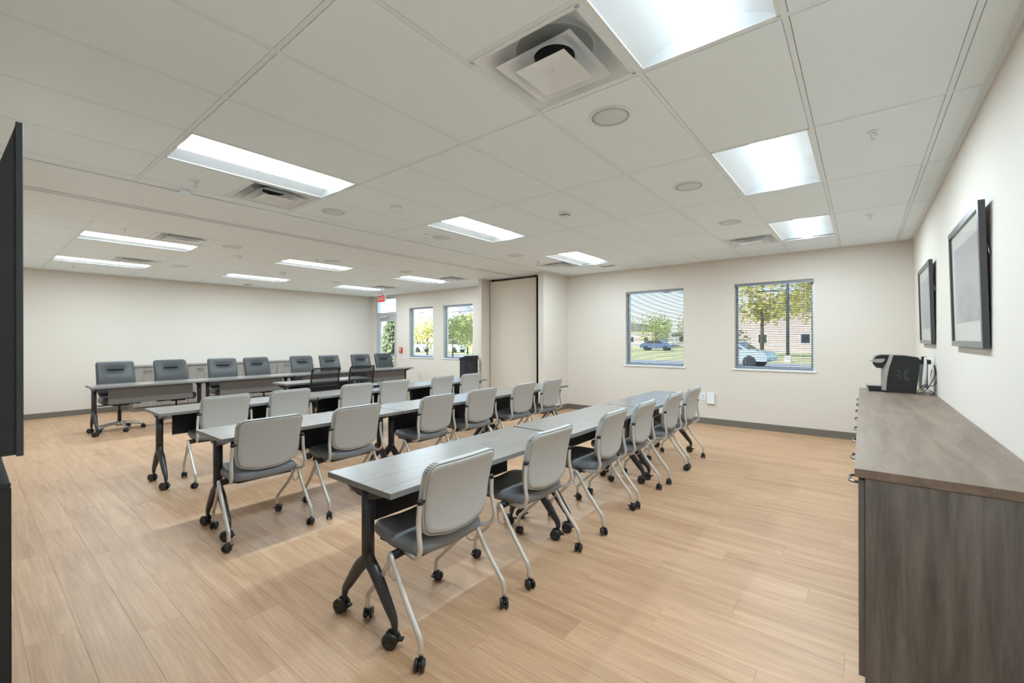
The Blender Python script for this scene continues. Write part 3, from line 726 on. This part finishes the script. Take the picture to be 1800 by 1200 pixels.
# ================================================================== GUEST CHAIRS (face -x)
def chair_proto():
    t = thing('nesting_chair', '', 'chair')
    out = fillet([(-.232, .868, .052), (.232, .868, .052), (.224, .60, .4), (.205, .525, .07), (.07, .492, .25), (-.07, .492, .25), (-.205, .525, .07), (-.224, .60, .4)], 7)
    def bmap(a, b, d):      # a = y, b = z, d = depth to the rear
        z = b; xc = .168+.64*(z-.57)**2+.03*(z-.5)
        return (xc-.35*a*a*.6+d, a, z)
    cushion(out, [(.020, -.030), (.006, -.024), (.0, -.012), (.0, .010), (.003, .018), (.007, .0185), (.009, .010)], bmap, 8).build('backrest', 'vinyl_grey', t)
    cushion(inset(out, .010), [(.004, .006), (.0, .0155), (.002, .0215), (.010, .0255)], bmap, 10).build('back_panel', 'vinyl_grey', t)
    # puckered gathers at the top corners
    m = MB()
    for sg in (-1, 1):
        for k in range(7):
            a = math.radians(8+k*13); y = sg*(.180+.0515*math.cos(a)); z = .816+.0515*math.sin(a)
            p = Vector(bmap(y, z, -.012)); q = Vector(bmap(y, z, .012)); m.tube([p, q], .0022, 5)
    m.build('gathers', 'vinyl_slate', t)['kind'] = 'stuff'
    seat = fillet([(-.255, -.20, .07), (-.255, .20, .07), (-.05, .235, .3), (.165, .225, .075), (.165, -.225, .075), (-.05, -.235, .3)], 6)
    def smap(a, b, d): return (a, b, .478+d-.10*max(0, -a-.14)**1.5*3-.012*math.exp(-(b/.13)**2)+.012*(a/.2)**2+(.010*max(0, 1-(a/.25)**2)*max(0, 1-(b/.235)**2) if d > -.005 else 0))
    cushion(seat, [(.030, .006), (.010, 0), (0, -.016), (0, -.040), (.012, -.055), (.03, -.060)], smap, 4).build('seat', 'vinyl_slate', t)
    MB().cbox(-.19, .12, -.19, .19, .405, .421, .004).build('seat_pan', 'matte_black', t)
    for sg in (-1, 1):
        MB().tube([(.01, sg*.165, .412), (.01, sg*.272, .408)], [.021, .022], 10).cbox(-.025, .05, min(sg*.16, sg*.20), max(sg*.16, sg*.20), .392, .424, .006).build('pivot_hub', 'matte_black', t)
        # bent leg pair: rear leg and front leg
        lr = MB().tube([(-.012, sg*.262, .395), (.014, sg*.274, .418), (.045, sg*.279, .385), (.110, sg*.281, .285), (.205, sg*.285, .165), (.236, sg*.286, .122), (.240, sg*.2875, .062)], .0125, 10, 5).build('leg', 'silver_paint', t)
        obj('caster', CAST_C, lr, (.240, sg*.2875, .027), random.uniform(-1.0, 1.4))
        lf_ = MB().tube([(.016, sg*.262, .400), (-.010, sg*.268, .372), (-.085, sg*.258, .272), (-.195, sg*.240, .165), (-.230, sg*.234, .124), (-.236, sg*.232, .062)], .0125, 10, 5).build('leg', 'silver_paint', t)
        obj('caster', CAST_C, lf_, (-.236, sg*.232, .027), random.uniform(1.2, 3.6))
        MB().tube([(.03, sg*.200, .415), (.12, sg*.232, .425), (.180, sg*.252, .445), (.203, sg*.256, .490), (.193, sg*.254, .550), (.185, sg*.250, .610), (.190, sg*.246, .690)], .0115, 10, 5).build('back_tube', 'silver_paint', t)
        MB().lathe([(.0135, 0), (.0135, .016), (.008, .020)], 10, at=(.190, sg*.245, .686)).cbox(.172, .195, min(sg*.218, sg*.246), max(sg*.218, sg*.246), .690, .702, .002).build('back_clip', 'matte_black', t)
        MB().tube([(-.012, sg*.262, .365), (-.010, sg*.262, .315), (.015, sg*.264, .300), (.045, sg*.270, .312), (.060, sg*.276, .350)], .004, 6, 4).build('nesting_loop', 'silver_paint', t)
    return t
cp = chair_proto()
CH = [(-1.730, (1.540, 2.345, 3.238, 3.890, 4.680, 5.345)), (-3.565, (1.425, 2.135, 3.055, 3.745, 4.54, 5.19)), (-5.262, (1.700, 2.360, 3.215, 3.815, 4.71, 5.345))]
ordn = ['first', 'second', 'third', 'fourth', 'fifth', 'sixth']
first = True
for q, (x, ys) in enumerate(CH):
    for k, y in enumerate(ys):
        lab = 'grey vinyl nesting chair, %s from the camera end along %s' % (ordn[k], rown[q])
        rz = math.radians(random.uniform(-3, 3)) if (q, k) != (0, 0) else 0
        g = 'grey nesting chairs tucked at the training tables'
        if first: cp.location = (x, y, 0); cp['label'] = lab; cp['group'] = g; first = False
        else:
            c = dup(cp, (x, y, 0), rz, lab, g)
            for ch in c.children:
                for w in ch.children: w.rotation_euler.z += random.uniform(-.9, .9)

# ================================================================== EXECUTIVE CHAIRS (face +x)
def star_base(t, mat, r=.31, zb=.075, hubz=.12, phase=.3):
    hub = MB().lathe([(.045, .07), (.048, .10), (.040, .125), (.028, .14)], 16).build('base_hub', mat, t)
    for k in range(5):
        a = phase+2*PI*k/5; c, s = math.cos(a), math.sin(a)
        lg = MB().tube([(c*.03, s*.03, .112), (c*.13, s*.13, .108), (c*.24, s*.24, .086), (c*r, s*r, .066)], [.026, .023, .018, .014], 8, 3, flat=.8).build('base_arm', mat, t)
        obj('caster', CAST_E, lg, (c*r, s*r, .030), random.uniform(0, 6))
    MB().lathe([(.025, .13), (.025, .30)], 12).lathe([(.014, .30), (.014, .41)], 10).build('gas_lift', 'matte_black', t)
def exec_proto():
    t = thing('executive_chair', '', 'chair')
    star_base(t, 'aluminium', .30, phase=.12)
    MB().cbox(-.13, .13, -.10, .10, .395, .43, .008).tube([(0, -.24, .405), (0, .24, .405)], .009, 8).cbox(-.03, .03, -.27, -.21, .398, .412, .003).cbox(-.03, .03, .21, .27, .398, .412, .003).build('mechanism', 'matte_black', t)
    seat = fillet([(-.22, -.235, .06), (-.22, .235, .06), (.25, .245, .08), (.25, -.245, .08)], 6)
    cushion(seat, [(.03, .012), (.008, 0), (0, -.03), (.004, -.075), (.03, -.085)], lambda a, b, d: (a, b, .52+d-.25*max(0, a-.16)**1.5*2), 4, cap_bulge=(.014, 0)).build('seat', 'leather_dark', t)
    out = fillet([(-.238, 1.085, .045), (.238, 1.085, .045), (.246, .62, .08), (.20, .50, .08), (-.20, .50, .08), (-.246, .62, .08)], 7)
    def bm_(a, b, d):
        x = -.215-.30*max(0, b-.62)**1.25-.05*(b-.5)+.25*a*a
        dent = .018*math.exp(-((b-.955)/.05)**2)*math.exp(-(a/.14)**4) if d > 0 else 0
        pil = .012*math.exp(-((b-.80)/.13)**2) if d > .03 else 0
        return (x+d-dent+pil, a, b)
    cushion(out, [(.035, .052), (.012, .046), (.0, .030), (0, -.01), (.01, -.03), (.03, -.034)], bm_, 14).build('backrest', 'leather_dark', t)
    p = bm_(0, .955, .062)
    m = MB(); n = 12; V = []; F = []
    for k in range(n+1):
        y = -.105+.21*k/n; q = (bm_(y, .955, 0)[0]+.060, 0, 0); V += [(q[0], y, .945), (q[0], y, .964), (q[0]-.016, y, .945), (q[0]-.016, y, .964)]
    for k in range(n): F += [(4*k, 4*k+1, 4*k+5, 4*k+4), (4*k+2, 4*k+6, 4*k+7, 4*k+3), (4*k+1, 4*k+3, 4*k+7, 4*k+5), (4*k, 4*k+4, 4*k+6, 4*k+2)]
    F += [(0, 2, 3, 1), (4*n, 4*n+1, 4*n+3, 4*n+2)]
    m.add(V, F).build('seam_slot', 'seam_black', t)
    MB().tube([(-.05, 0, .41), (-.2, 0, .43), (-.30, 0, .52), (-.31, 0, .70)], [.02, .022, .022, .02], 8, 4, flat=1.8).build('back_spine', 'matte_black', t)
    return t
xp = exec_proto()
for k, y in enumerate((1.592, 2.345, 3.137, 3.787, 4.682, 5.358, 6.130, 6.80)):
    lab = 'dark leather office chair behind the panel table, %s from the camera end' % (ordn+['seventh', 'eighth'])[k]
    rz = math.radians((0, 2, -3, 4, -2, 3, -5, -3)[k]); g = 'leather chairs along the panel table'
    if k == 0: xp.location = (-9.24, y, 0); xp['label'] = lab; xp['group'] = g
    else: dup(xp, (-9.24, y, 0), rz, lab, g)
# mesh task chairs (face -x)
def mesh_proto():
    t = thing('mesh_chair', '', 'chair')
    star_base(t, 'black_plastic', .30, phase=.5)
    MB().cbox(-.12, .12, -.10, .10, .395, .43, .008).build('mechanism', 'matte_black', t)
    seat = fillet([(-.24, -.235, .07), (-.24, .235, .07), (.20, .23, .07), (.20, -.23, .07)], 6)
    cushion(seat, [(.03, .01), (.008, 0), (0, -.02), (.004, -.055), (.03, -.06)], lambda a, b, d: (a, b, .49+d), 4, cap_bulge=(.012, 0)).build('seat', 'fabric_black', t)
    def bp(a, b): return (.20+.22*(b-.55)+.10*max(0, .72-b)-.35*a*a, a, b)
    out = fillet([(-.222, .995, .03), (.222, .995, .03), (.232, .58, .05), (-.232, .58, .05)], 5)
    MB().tube([bp(a, b) for a, b in out], .0125, 8, closed=True).build('back_frame', 'black_plastic', t)
    n = 8; V = []; F = []
    for i in range(n+1):
        for j in range(n+1):
            b = .585+.405*i/n; w = .228-.008*(i/n); V.append(bp(-w+2*w*j/n, b))
    for i in range(n):
        for j in range(n): F.append((i*(n+1)+j, i*(n+1)+j+1, (i+1)*(n+1)+j+1, (i+1)*(n+1)+j))
    MB().add(V, F, True).build('back_mesh', 'chair_mesh', t)
    q0 = bp(0, .76); MB().cbox(q0[0]-.004, q0[0]+.012, -.22, .22, .69, .72, .003).build('lumbar_bar', 'black_plastic', t)
    MB().tube([(.05, 0, .41), (.18, 0, .42), (.245, 0, .50), (.235, 0, .60)], [.02, .022, .022, .018], 8, 4, flat=1.6).build('back_spine', 'black_plastic', t)
    return t
mp_ = mesh_proto(); place(mp_, [(-6.72, 3.56, 0, 'black mesh task chair at the lone short table, nearer the camera'), (-6.72, 4.20, 0, 'black mesh task chair at the lone short table, nearer the windows')], 'black mesh task chairs')

# ================================================================== CABINETS
def pull_mesh(axis_len=.11):
    return MB().tube([(0, -axis_len/2, 0), (-.022, -axis_len/2, 0), (-.030, -axis_len/2+.012, 0), (-.030, axis_len/2-.012, 0), (-.022, axis_len/2, 0), (0, axis_len/2, 0)], .0055, 8).mesh('pull', 'bronze_pull')
PULL = pull_mesh()
def cabinet(name, x_front, x_back, y0, w, h, lab, cat, group, side_mat, front_sign, end_panel=False):
    """base cabinet; front faces front_sign*x"""
    s = front_sign; t = thing(name, lab, cat, (x_front, y0, 0), 0, group); dep = abs(x_back-x_front)
    if end_panel: MB().box(min(-s*.021, -s*dep), max(-s*.021, -s*dep), -.006, .0015, 0, h).build('end_panel', side_mat, t)
    X = lambda a, b: (min(-s*a, -s*b), max(-s*a, -s*b))
    MB().box(*X(.022, dep), .002, w-.002, .09, h).box(*X(.07, dep), .002, w-.002, 0, .09).build('body', side_mat, t)
    for k in (0, 1):
        d_ = MB().cbox(*X(0, .02), .003+k*w/2, w/2-.002+k*w/2-.001, .095, h-.008, .0015).build('door', side_mat, t)
        pl = obj('pull', PULL, d_, (0, w/4+k*w/2, .815)); 
        if s > 0: pl.rotation_euler = (0, 0, PI)
    return t
CW = .926
for k in range(4):
    cabinet('base_cabinet', -.014, XR-.004, 2.236+k*CW, CW, .878, 'dark wood-grain base cabinet under the coffee counter, %s from the camera' % ordn[k], 'cabinet', 'base cabinets under the counter', 'cabinet_side', -1, k == 0)
ct = thing('countertop', 'taupe wood-grain countertop along the right wall', 'countertop', (0, 0, .878))
MB().cbox(-.026, XR-.003, 2.228, 4.052, .001, .036, .002).build('top_board', 'cabinet_top', ct); MB().cbox(-.026, XR-.003, 4.0535, 5.945, .001, .036, .002).build('top_board', 'cabinet_top', ct)
for k in range(4):
    cabinet('credenza', -11.23, XL+.01, 2.14+k*.923, .923, .892, 'grey wood-grain low cabinet behind the leather chairs, %s from the camera end' % ordn[k], 'cabinet', 'low cabinets on the far left wall', 'credenza_wood', 1)
ct2 = thing('countertop', 'long grey wood top on the cabinets behind the leather chairs', 'countertop', (0, 0, .892))
MB().cbox(XL+.01, -11.215, 2.13, 3.985, .001, .024, .002).build('top_board', 'credenza_wood', ct2); MB().cbox(XL+.01, -11.215, 3.99, 5.84, .001, .024, .002).build('top_board', 'credenza_wood', ct2)

# ------------------------------------------------------------------ pictures on the right wall
def picture(y0, y1, lab):
    z0, z1 = 1.375, 2.155; tilt = -math.atan2(.018, z1-z0)
    t = thing('framed_picture', lab, 'picture', (XR-.006, (y0+y1)/2, z0)); t.rotation_euler = (0, tilt, 0)
    h = (y1-y0)/2; H = z1-z0; f = .036
    m = MB()
    for (a, b, c, d_) in ((-h, h, 0, f), (-h, h, H-f, H), (-h, -h+f, f, H-f), (h-f, h, f, H-f)): m.box(-.027, 0, a, b, c, d_)
    m.build('frame', 'frame_dark', t)
    MB().box(-.014, -.010, -h+f, h-f, f, H-f).build('mat_board', 'mat_cream', t)
    mw, mz = .10, .115
    MB().box(-.0150, -.0142, -h+f+mw, h-f-mw, f+mz, H-f-.10).build('photo', 'photo_print', t)
    MB().box(-.0200, -.0185, -h+f, h-f, f, H-f).build('pane', 'picture_glass', t)
    MB().tube([(.0, -h+.05, H*.74), (.006, -h+.02, H*.70), (.008, -h+.002, H*.63), (.006, -h-.004, H*.66), (.004, -h+.03, H*.72)], .0016, 5, 3).build('hanging_wire', 'chrome', t)
picture(3.375, 4.41, 'large dark-framed picture on the right wall, nearer the camera'); picture(5.60, 6.63, 'large dark-framed picture on the right wall, nearer the window wall')

# ------------------------------------------------------------------ coffee maker
CT = .914
cm = thing('coffee_maker', 'black and silver pod coffee maker on the counter', 'coffee maker', (0, 5.60, CT))
def kx(u): return (u-1522)/243+.030
def kz(v): return (689-v)/183
def kp(*ps): return [(kx(a), kz(b)) for a, b in ps]
def kpris(name, mat, y0, y1, ps, r=0):
    poly = [(kx(p[0]), kz(p[1]), p[2] if len(p) > 2 else 0) for p in ps]
    return MB().prism(fillet(poly, 4), y0, y1).build(name, mat, cm)
body = kpris('body', 'black_plastic', 0, .235, [(1557, 686.5), (1561, 660), (1570, 624, .01), (1590, 624.5), (1614, 627.5, .01), (1613.5, 650), (1609, 689, .004), (1551, 689, .004), (1551, 686.5)])
kpris('silver_band', 'aluminium', -.006, .241, [(1549, 685.5), (1550.5, 668), (1553, 652), (1563.5, 623, .006), (1570.5, 623.5, .006), (1563, 645), (1559, 665), (1557.5, 686)])
kpris('brew_head', 'black_plastic', .02, .215, [(1552, 647.5, .004), (1540, 647, .01), (1533.5, 640, .006), (1536, 627, .02), (1548, 624, .02), (1565, 623.8)])
kpris('head_trim', 'aluminium', .016, .219, [(1533, 632, .004), (1536.5, 625, .01), (1540, 626), (1536, 632)])
kpris('lever', 'aluminium', .008, .227, [(1525, 635, .002), (1530, 633.5), (1541, 631), (1555.5, 630.5), (1554.5, 634, .004), (1550, 637.5, .006), (1541, 638, .004), (1533, 635.8)])
kpris('column_back', 'tank_grey', .03, .205, [(1549, 647), (1556, 647), (1556, 680), (1549, 680)])
kpris('drip_tray', 'black_plastic', .02, .215, [(1523.5, 679.5), (1550, 679.5), (1550, 687.5), (1526.5, 687, .004)])
kpris('tray_grate', 'aluminium', .016, .219, [(1520.5, 678, .002), (1549.5, 678, 0), (1549.5, 679.4), (1523.5, 679.4), (1527, 688.2), (1524, 688.6)])
kpris('base', 'matte_black', .004, .231, [(1551, 686), (1609, 686.5), (1608, 689.3), (1552, 689.3)])
m = MB()
def kpoly(ps): m.prism(kp(*ps), -.0012, .001)
kpoly([(1591.5, 648), (1599.5, 647), (1591.5, 658), (1586.5, 658)]); kpoly([(1586.5, 658), (1591.5, 658), (1599, 667), (1591, 667)])
for v0 in (648.5, 657.5): kpoly([(1575, v0), (1581, v0), (1583.5, v0+3.5), (1583, v0+8), (1580.5, v0+8), (1580.5, v0+4), (1578, v0+3)])
m.build('logo', 'logo_grey', cm)
rs = MB().box(kx(1615), kx(1629), .04, .20, .05, .275).build('water_tank', 'tank_grey', cm)
MB().cbox(kx(1613.5), kx(1634), .03, .21, .275, .315, .006).cbox(kx(1619), kx(1627), .06, .14, .315, .345, .006).build('tank_lid', 'black_plastic', rs)
MB().tube([(kx(1624), .01, .34), (kx(1623.5), -.008, .26), (kx(1622), -.012, .15), (kx(1621), .0, .07)], [.008, .012, .015, .012], 8, 4).build('water_hose', 'cable_white', cm)
MB().lathe([(.010, 0), (.012, .015), (.006, .03)], 8, 'x', at=(kx(1614), -.005, .05)).build('hose_fitting', 'brass', cm)
t = thing('power_cord', 'looped black power cords behind the coffee maker', 'cord', (0, 5.60, CT))
for pts in ([(kx(1609), -.01, .006), (kx(1617), -.02, .012), (kx(1626), -.02, .05), (kx(1634), -.015, .12), (kx(1640), -.01, .2), (kx(1638), -.005, .26), (kx(1634), .0, .22), (kx(1632), .0, .12)],
            [(kx(1611), -.01, .03), (kx(1620), -.03, .085), (kx(1632), -.03, .08), (kx(1640), -.02, .10), (kx(1642), -.01, .16), (kx(1639), 0, .24)],
            [(kx(1615), -.02, .03), (kx(1626), -.04, .045), (kx(1634), -.04, .03), (kx(1637), -.04, .008), (kx(1630), -.05, .006)]):
    MB().tube(pts, .0035, 6, 4).build('cord', 'rubber_black', t)
MB().tube([(kx(1628), .0, .05), (kx(1633), -.005, .14), (kx(1636), -.005, .24), (kx(1632), .01, .27)], .006, 6, 4).build('grey_cord', 'cable_white', t)

# ------------------------------------------------------------------ television, media cabinet at the left edge
tv = thing('television', 'black television on the near wall seen edge-on at the left', 'television', (-2.10, 0, 0))
MB().cbox(-1.45, 0, .109, .1255, 1.055, 2.128, .002).build('screen_panel', 'charcoal_metal', tv)
MB().box(-1.435, -.015, .1255, .1262, 1.07, 2.113).build('screen', 'black_plastic', tv)
MB().prism([(.109, 2.115), (.076, 1.99), (.06, 1.90), (.055, 1.06), (.109, 1.06)], -1.44, -.006, 'yz').build('rear_shell', 'matte_black', tv)
MB().box(-1.0, -.45, .004, .056, 1.35, 1.75).build('wall_bracket', 'matte_black', tv)
mc = thing('media_cabinet', 'tall black media cabinet below the television at the left edge', 'cabinet', (-2.13, 0, 0))
MB().cbox(-1.3, 0, .010, .096, .06, .955, .003).build('body', 'matte_black', mc); MB().cbox(-1.31, .004, .010, .099, .955, .968, .002).build('top_board', 'black_plastic', mc); MB().box(-1.28, -.02, .014, .085, 0, .06).build('plinth', 'matte_black', mc)
for k in (0, 1): MB().cbox(-1.295+k*.65, -.652+k*.65, .0965, .100, .07, .95, .001).build('door', 'black_plastic', mc)

# ------------------------------------------------------------------ lectern, device on row three
lc = thing('lectern', 'black lectern standing beside the partition pocket', 'lectern', (-6.55, 6.86, 0))
MB().cbox(-.09, .09, -.19, .19, .03, 1.0, .006).build('body', 'panel_navy', lc); MB().box(-.08, .08, -.18, .18, 0, .03).build('plinth', 'matte_black', lc)
MB().prism([(-.10, 1.0), (.10, 1.0), (.10, 1.085), (.085, 1.09), (-.10, 1.03)], -.195, .195).build('reading_top', 'black_plastic', lc)
MB().cbox(.088, .094, -.17, .17, .10, .96, .002).build('front_panel', 'car_glass', lc)
dv = thing('conference_device', 'small black device lying on the third table row near the mesh chairs', 'device', (-5.52, 3.80, .741))
MB().cbox(-.06, .06, -.075, .075, 0, .035, .008).build('body', 'black_plastic', dv); MB().box(-.04, .03, -.05, .05, .035, .037).build('keypad', 'plastic_grey', dv)
pp = thing('paper_sheet', 'white paper beside the black device on the third table row', 'paper', (-5.48, 3.98, .741), .2)
MB().box(-.105, .105, -.07, .07, 0, .002).build('sheet', 'paper_white', pp)

# ================================================================== OUTDOORS
struct(MB().box(-140, 90, YF+.17, 220, -.35, -.15).build('ground_lawn', 'grass'), 'green lawn outside the windows')
struct(MB().box(-140, 90, 9.2, 12.0, -.15, -.13).build('ground_path', 'concrete'), 'pale concrete path outside')
struct(MB().box(-140, 90, 24.0, 33.0, -.15, -.12).build('ground_road', 'asphalt'), 'grey asphalt road outside')
m = MB(); V = []; F = []; n = 40
for i in range(n+1):
    x = -260+i*9.5; hgt = 14+10*math.sin(i*.35+1)+5*math.sin(i*.9); hgt *= max(0, min(1, (-150-x)/30))
    V += [(x, 190, -.3), (x, 205, max(.2, hgt)), (x, 240, max(.2, hgt)*1.2), (x, 260, -.3)]
for i in range(n):
    for k in range(3): F.append((4*i+k, 4*i+4+k, 4*i+5+k, 4*i+1+k))
struct(m.add(V, F, True).build('far_hills', 'hill_haze'), 'pale hazy hillside beyond the trees')
def tree(x, y, h, cr, mat, lab, n=900, conic=False, trunk=.3):
    t = thing('garden_tree', lab, 'tree', (x, y, -.15), random.uniform(0, 6)); z0 = h*trunk
    MB().tube([(0, 0, 0), (.02, 0, h*.4), (0, .03, h*.9)], [h*.022, h*.016, .02], 8).build('trunk', 'bark', t)
    rnd = random.Random(int(x*31+y*17)); V = []; F = []
    blobs = [(rnd.uniform(-.6, .6)*cr, rnd.uniform(-.6, .6)*cr, z0+(h-z0)*rnd.uniform(.15, .85), cr*rnd.uniform(.35, .6)) for _ in range(14)]
    ls = .05*h**.6*1.2
    for i in range(n):
        if conic:
            u = rnd.random()**1.3; zz = z0+(h-z0)*u; rr = cr*(1-u*.75)*math.sqrt(rnd.random()); a = rnd.uniform(0, 2*PI); c = Vector((rr*math.cos(a), rr*math.sin(a), zz))
        else:
            b = rnd.choice(blobs); d_ = Vector((rnd.gauss(0, 1), rnd.gauss(0, 1), rnd.gauss(0, .8))).normalized()*b[3]*rnd.uniform(.6, 1.05); c = Vector(b[:3])+d_
        e1 = Vector((rnd.gauss(0, 1), rnd.gauss(0, 1), rnd.gauss(0, 1))).normalized(); e2 = e1.orthogonal().normalized()
        q = ls*rnd.uniform(.7, 1.4); k = len(V)
        V += [c-e1*q, c+e2*q*.6, c+e1*q, c-e2*q*.6]; F.append((k, k+1, k+2, k+3))
    o_ = MB().add(V, F).build('foliage', mat, t); o_['kind'] = 'stuff'
tree(-17.6, 13.2, 2.75, .95, 'leaf_dark', 'dark green dense tree outside the glass door', 2600, True, .12)
tree(-34.5, 30, 3.9, 2.0, 'leaf_yellow', 'yellow-green tree outside the window beside the door', 1500)
tree(-33.6, 35, 4.1, 2.2, 'leaf_green', 'fresh green tree outside the window beside the door', 1500)
tree(-29.0, 31, 4.0, 2.0, 'leaf_yellow', 'yellow-green tree outside the window left of the pocket', 1500)
tree(-27.2, 26.5, 3.5, 1.8, 'leaf_green', 'green tree outside the window left of the pocket', 1500)
tree(-28.5, 78, 5.4, 3.6, 'leaf_green', 'round green tree past the lawn, seen by the nearer partition window', 1300)
tree(-20.8, 74, 4.9, 3.4, 'leaf_green', 'low spreading green tree past the lawn', 1300)
tree(-2.6, 40, 8.5, 3.0, 'leaf_yellow', 'yellow spring tree behind the lamp post', 1500)
tree(-6.8, 44, 8.0, 2.6, 'leaf_yellow', 'yellow spring tree left of the lamp post', 1100)
tree(-7.4, 36, 2.4, 1.6, 'leaf_dark', 'dark shrub behind the blue parked car', 900, False, .1)
def car(x, y, rz, mat, lab):
    t = thing('parked_car', lab, 'car', (x, y, -.12), rz)
    prof = fillet([(-2.2, .35, .1), (-2.22, .80, .15), (-1.75, .98, .2), (-1.0, 1.40, .25), (.55, 1.44, .3), (1.25, 1.0, .3), (2.05, .86, .2), (2.2, .62, .12), (2.18, .35, .1)], 4)
    MB().prism(prof, -.85, .85).build('body', mat, t)
    MB().prism([(-1.45, 1.0), (-.9, 1.34), (.45, 1.38), (1.02, 1.02)], -.86, .86).build('side_windows', 'car_glass', t)
    MB().add([(.62, -.72, 1.40), (.62, .72, 1.40), (1.22, .76, 1.03), (1.22, -.76, 1.03)], [(0, 1, 2, 3)]).build('windscreen', 'car_glass', t)
    for a in (-1.35, 1.35):
        for b in (-.78, .78): MB().lathe([(.2, b-.12), (.33, b-.11), (.33, b+.11), (.2, b+.12)], 18, 'y', at=(a, 0, .33)).build('wheel', 'tyre', t)
car(-5.9, 27.6, -.15, 'car_blue', 'pale blue car parked outside the window nearer the counter')
car(-45.0, 37, .1, 'car_white', 'white car seen through the window beside the door'); car(-40.0, 38.5, .1, 'car_white', 'second white car farther right through the window beside the door')
car(-22.5, 62, .05, 'car_navy', 'dark blue car beyond the lawn by the beige house')
def house(x, y, w, d_, hh, mat, lab):
    t = thing('house', lab, 'building', (x, y, -.15))
    MB().box(-w/2, w/2, 0, d_, 0, hh).build('walls', mat, t)
    MB().prism([(-w/2-.4, hh), (w/2+.4, hh), (w/2+.4, hh+.15), (0, hh+1.4), (-w/2-.4, hh+.15)], -.4, d_+.4).build('roof', 'roof_grey', t)
    for k in range(3):
        f = MB().box(-w/3+k*w/3-.55, -w/3+k*w/3+.55, -.06, 0, 1.0, 2.2).build('window', 'trim_white', t); MB().box(-w/3+k*w/3-.45, -w/3+k*w/3+.45, -.08, -.06, 1.1, 2.1).build('pane', 'car_glass', f)
house(-36, 85, 9, 8, 3.4, 'siding_beige', 'beige house seen through the window nearer the partition'); house(-26, 97, 12, 8, 2.6, 'siding_grey', 'low grey house behind the green trees')
house(-9.5, 62, 13, 8, 5.0, 'brick_rose', 'rose brick house behind the lamp post')
t = thing('lamp_post', 'dark metal lamp post outside the window nearer the counter', 'post', (-3.95, 35.5, -.15))
MB().tube([(0, 0, 0), (0, 0, 8.5)], [.11, .08], 10).build('pole', 'pole_dark', t); MB().cbox(-.2, .2, -.2, .2, 0, .45, .03).build('base', 'concrete', t); MB().tube([(0, 0, 8.4), (1.2, 0, 8.7)], .05, 8).cbox(1.0, 1.8, -.15, .15, 8.62, 8.75, .02).build('lamp_arm', 'pole_dark', t)
t = thing('utility_line', 'overhead utility wires with wooden poles across the road', 'power line', (0, 34.6, -.15))
for x in (-52, -16, 20): MB().tube([(x, 0, 0), (x, 0, 7.2)], [.14, .11], 8).box(x-.06, x+.06, -1., 1., 6.5, 6.62).build('pole', 'bark', t)
for k, (z, yy) in enumerate(((6.6, -.9), (6.6, .9), (5.6, 0))):
    for a, b in ((-52, -16), (-16, 20)): MB().tube([(a+(b-a)*i/10, yy, z-.9*(1-(2*i/10-1)**2)) for i in range(11)], .025, 5).build('wire', 'pole_dark', t)
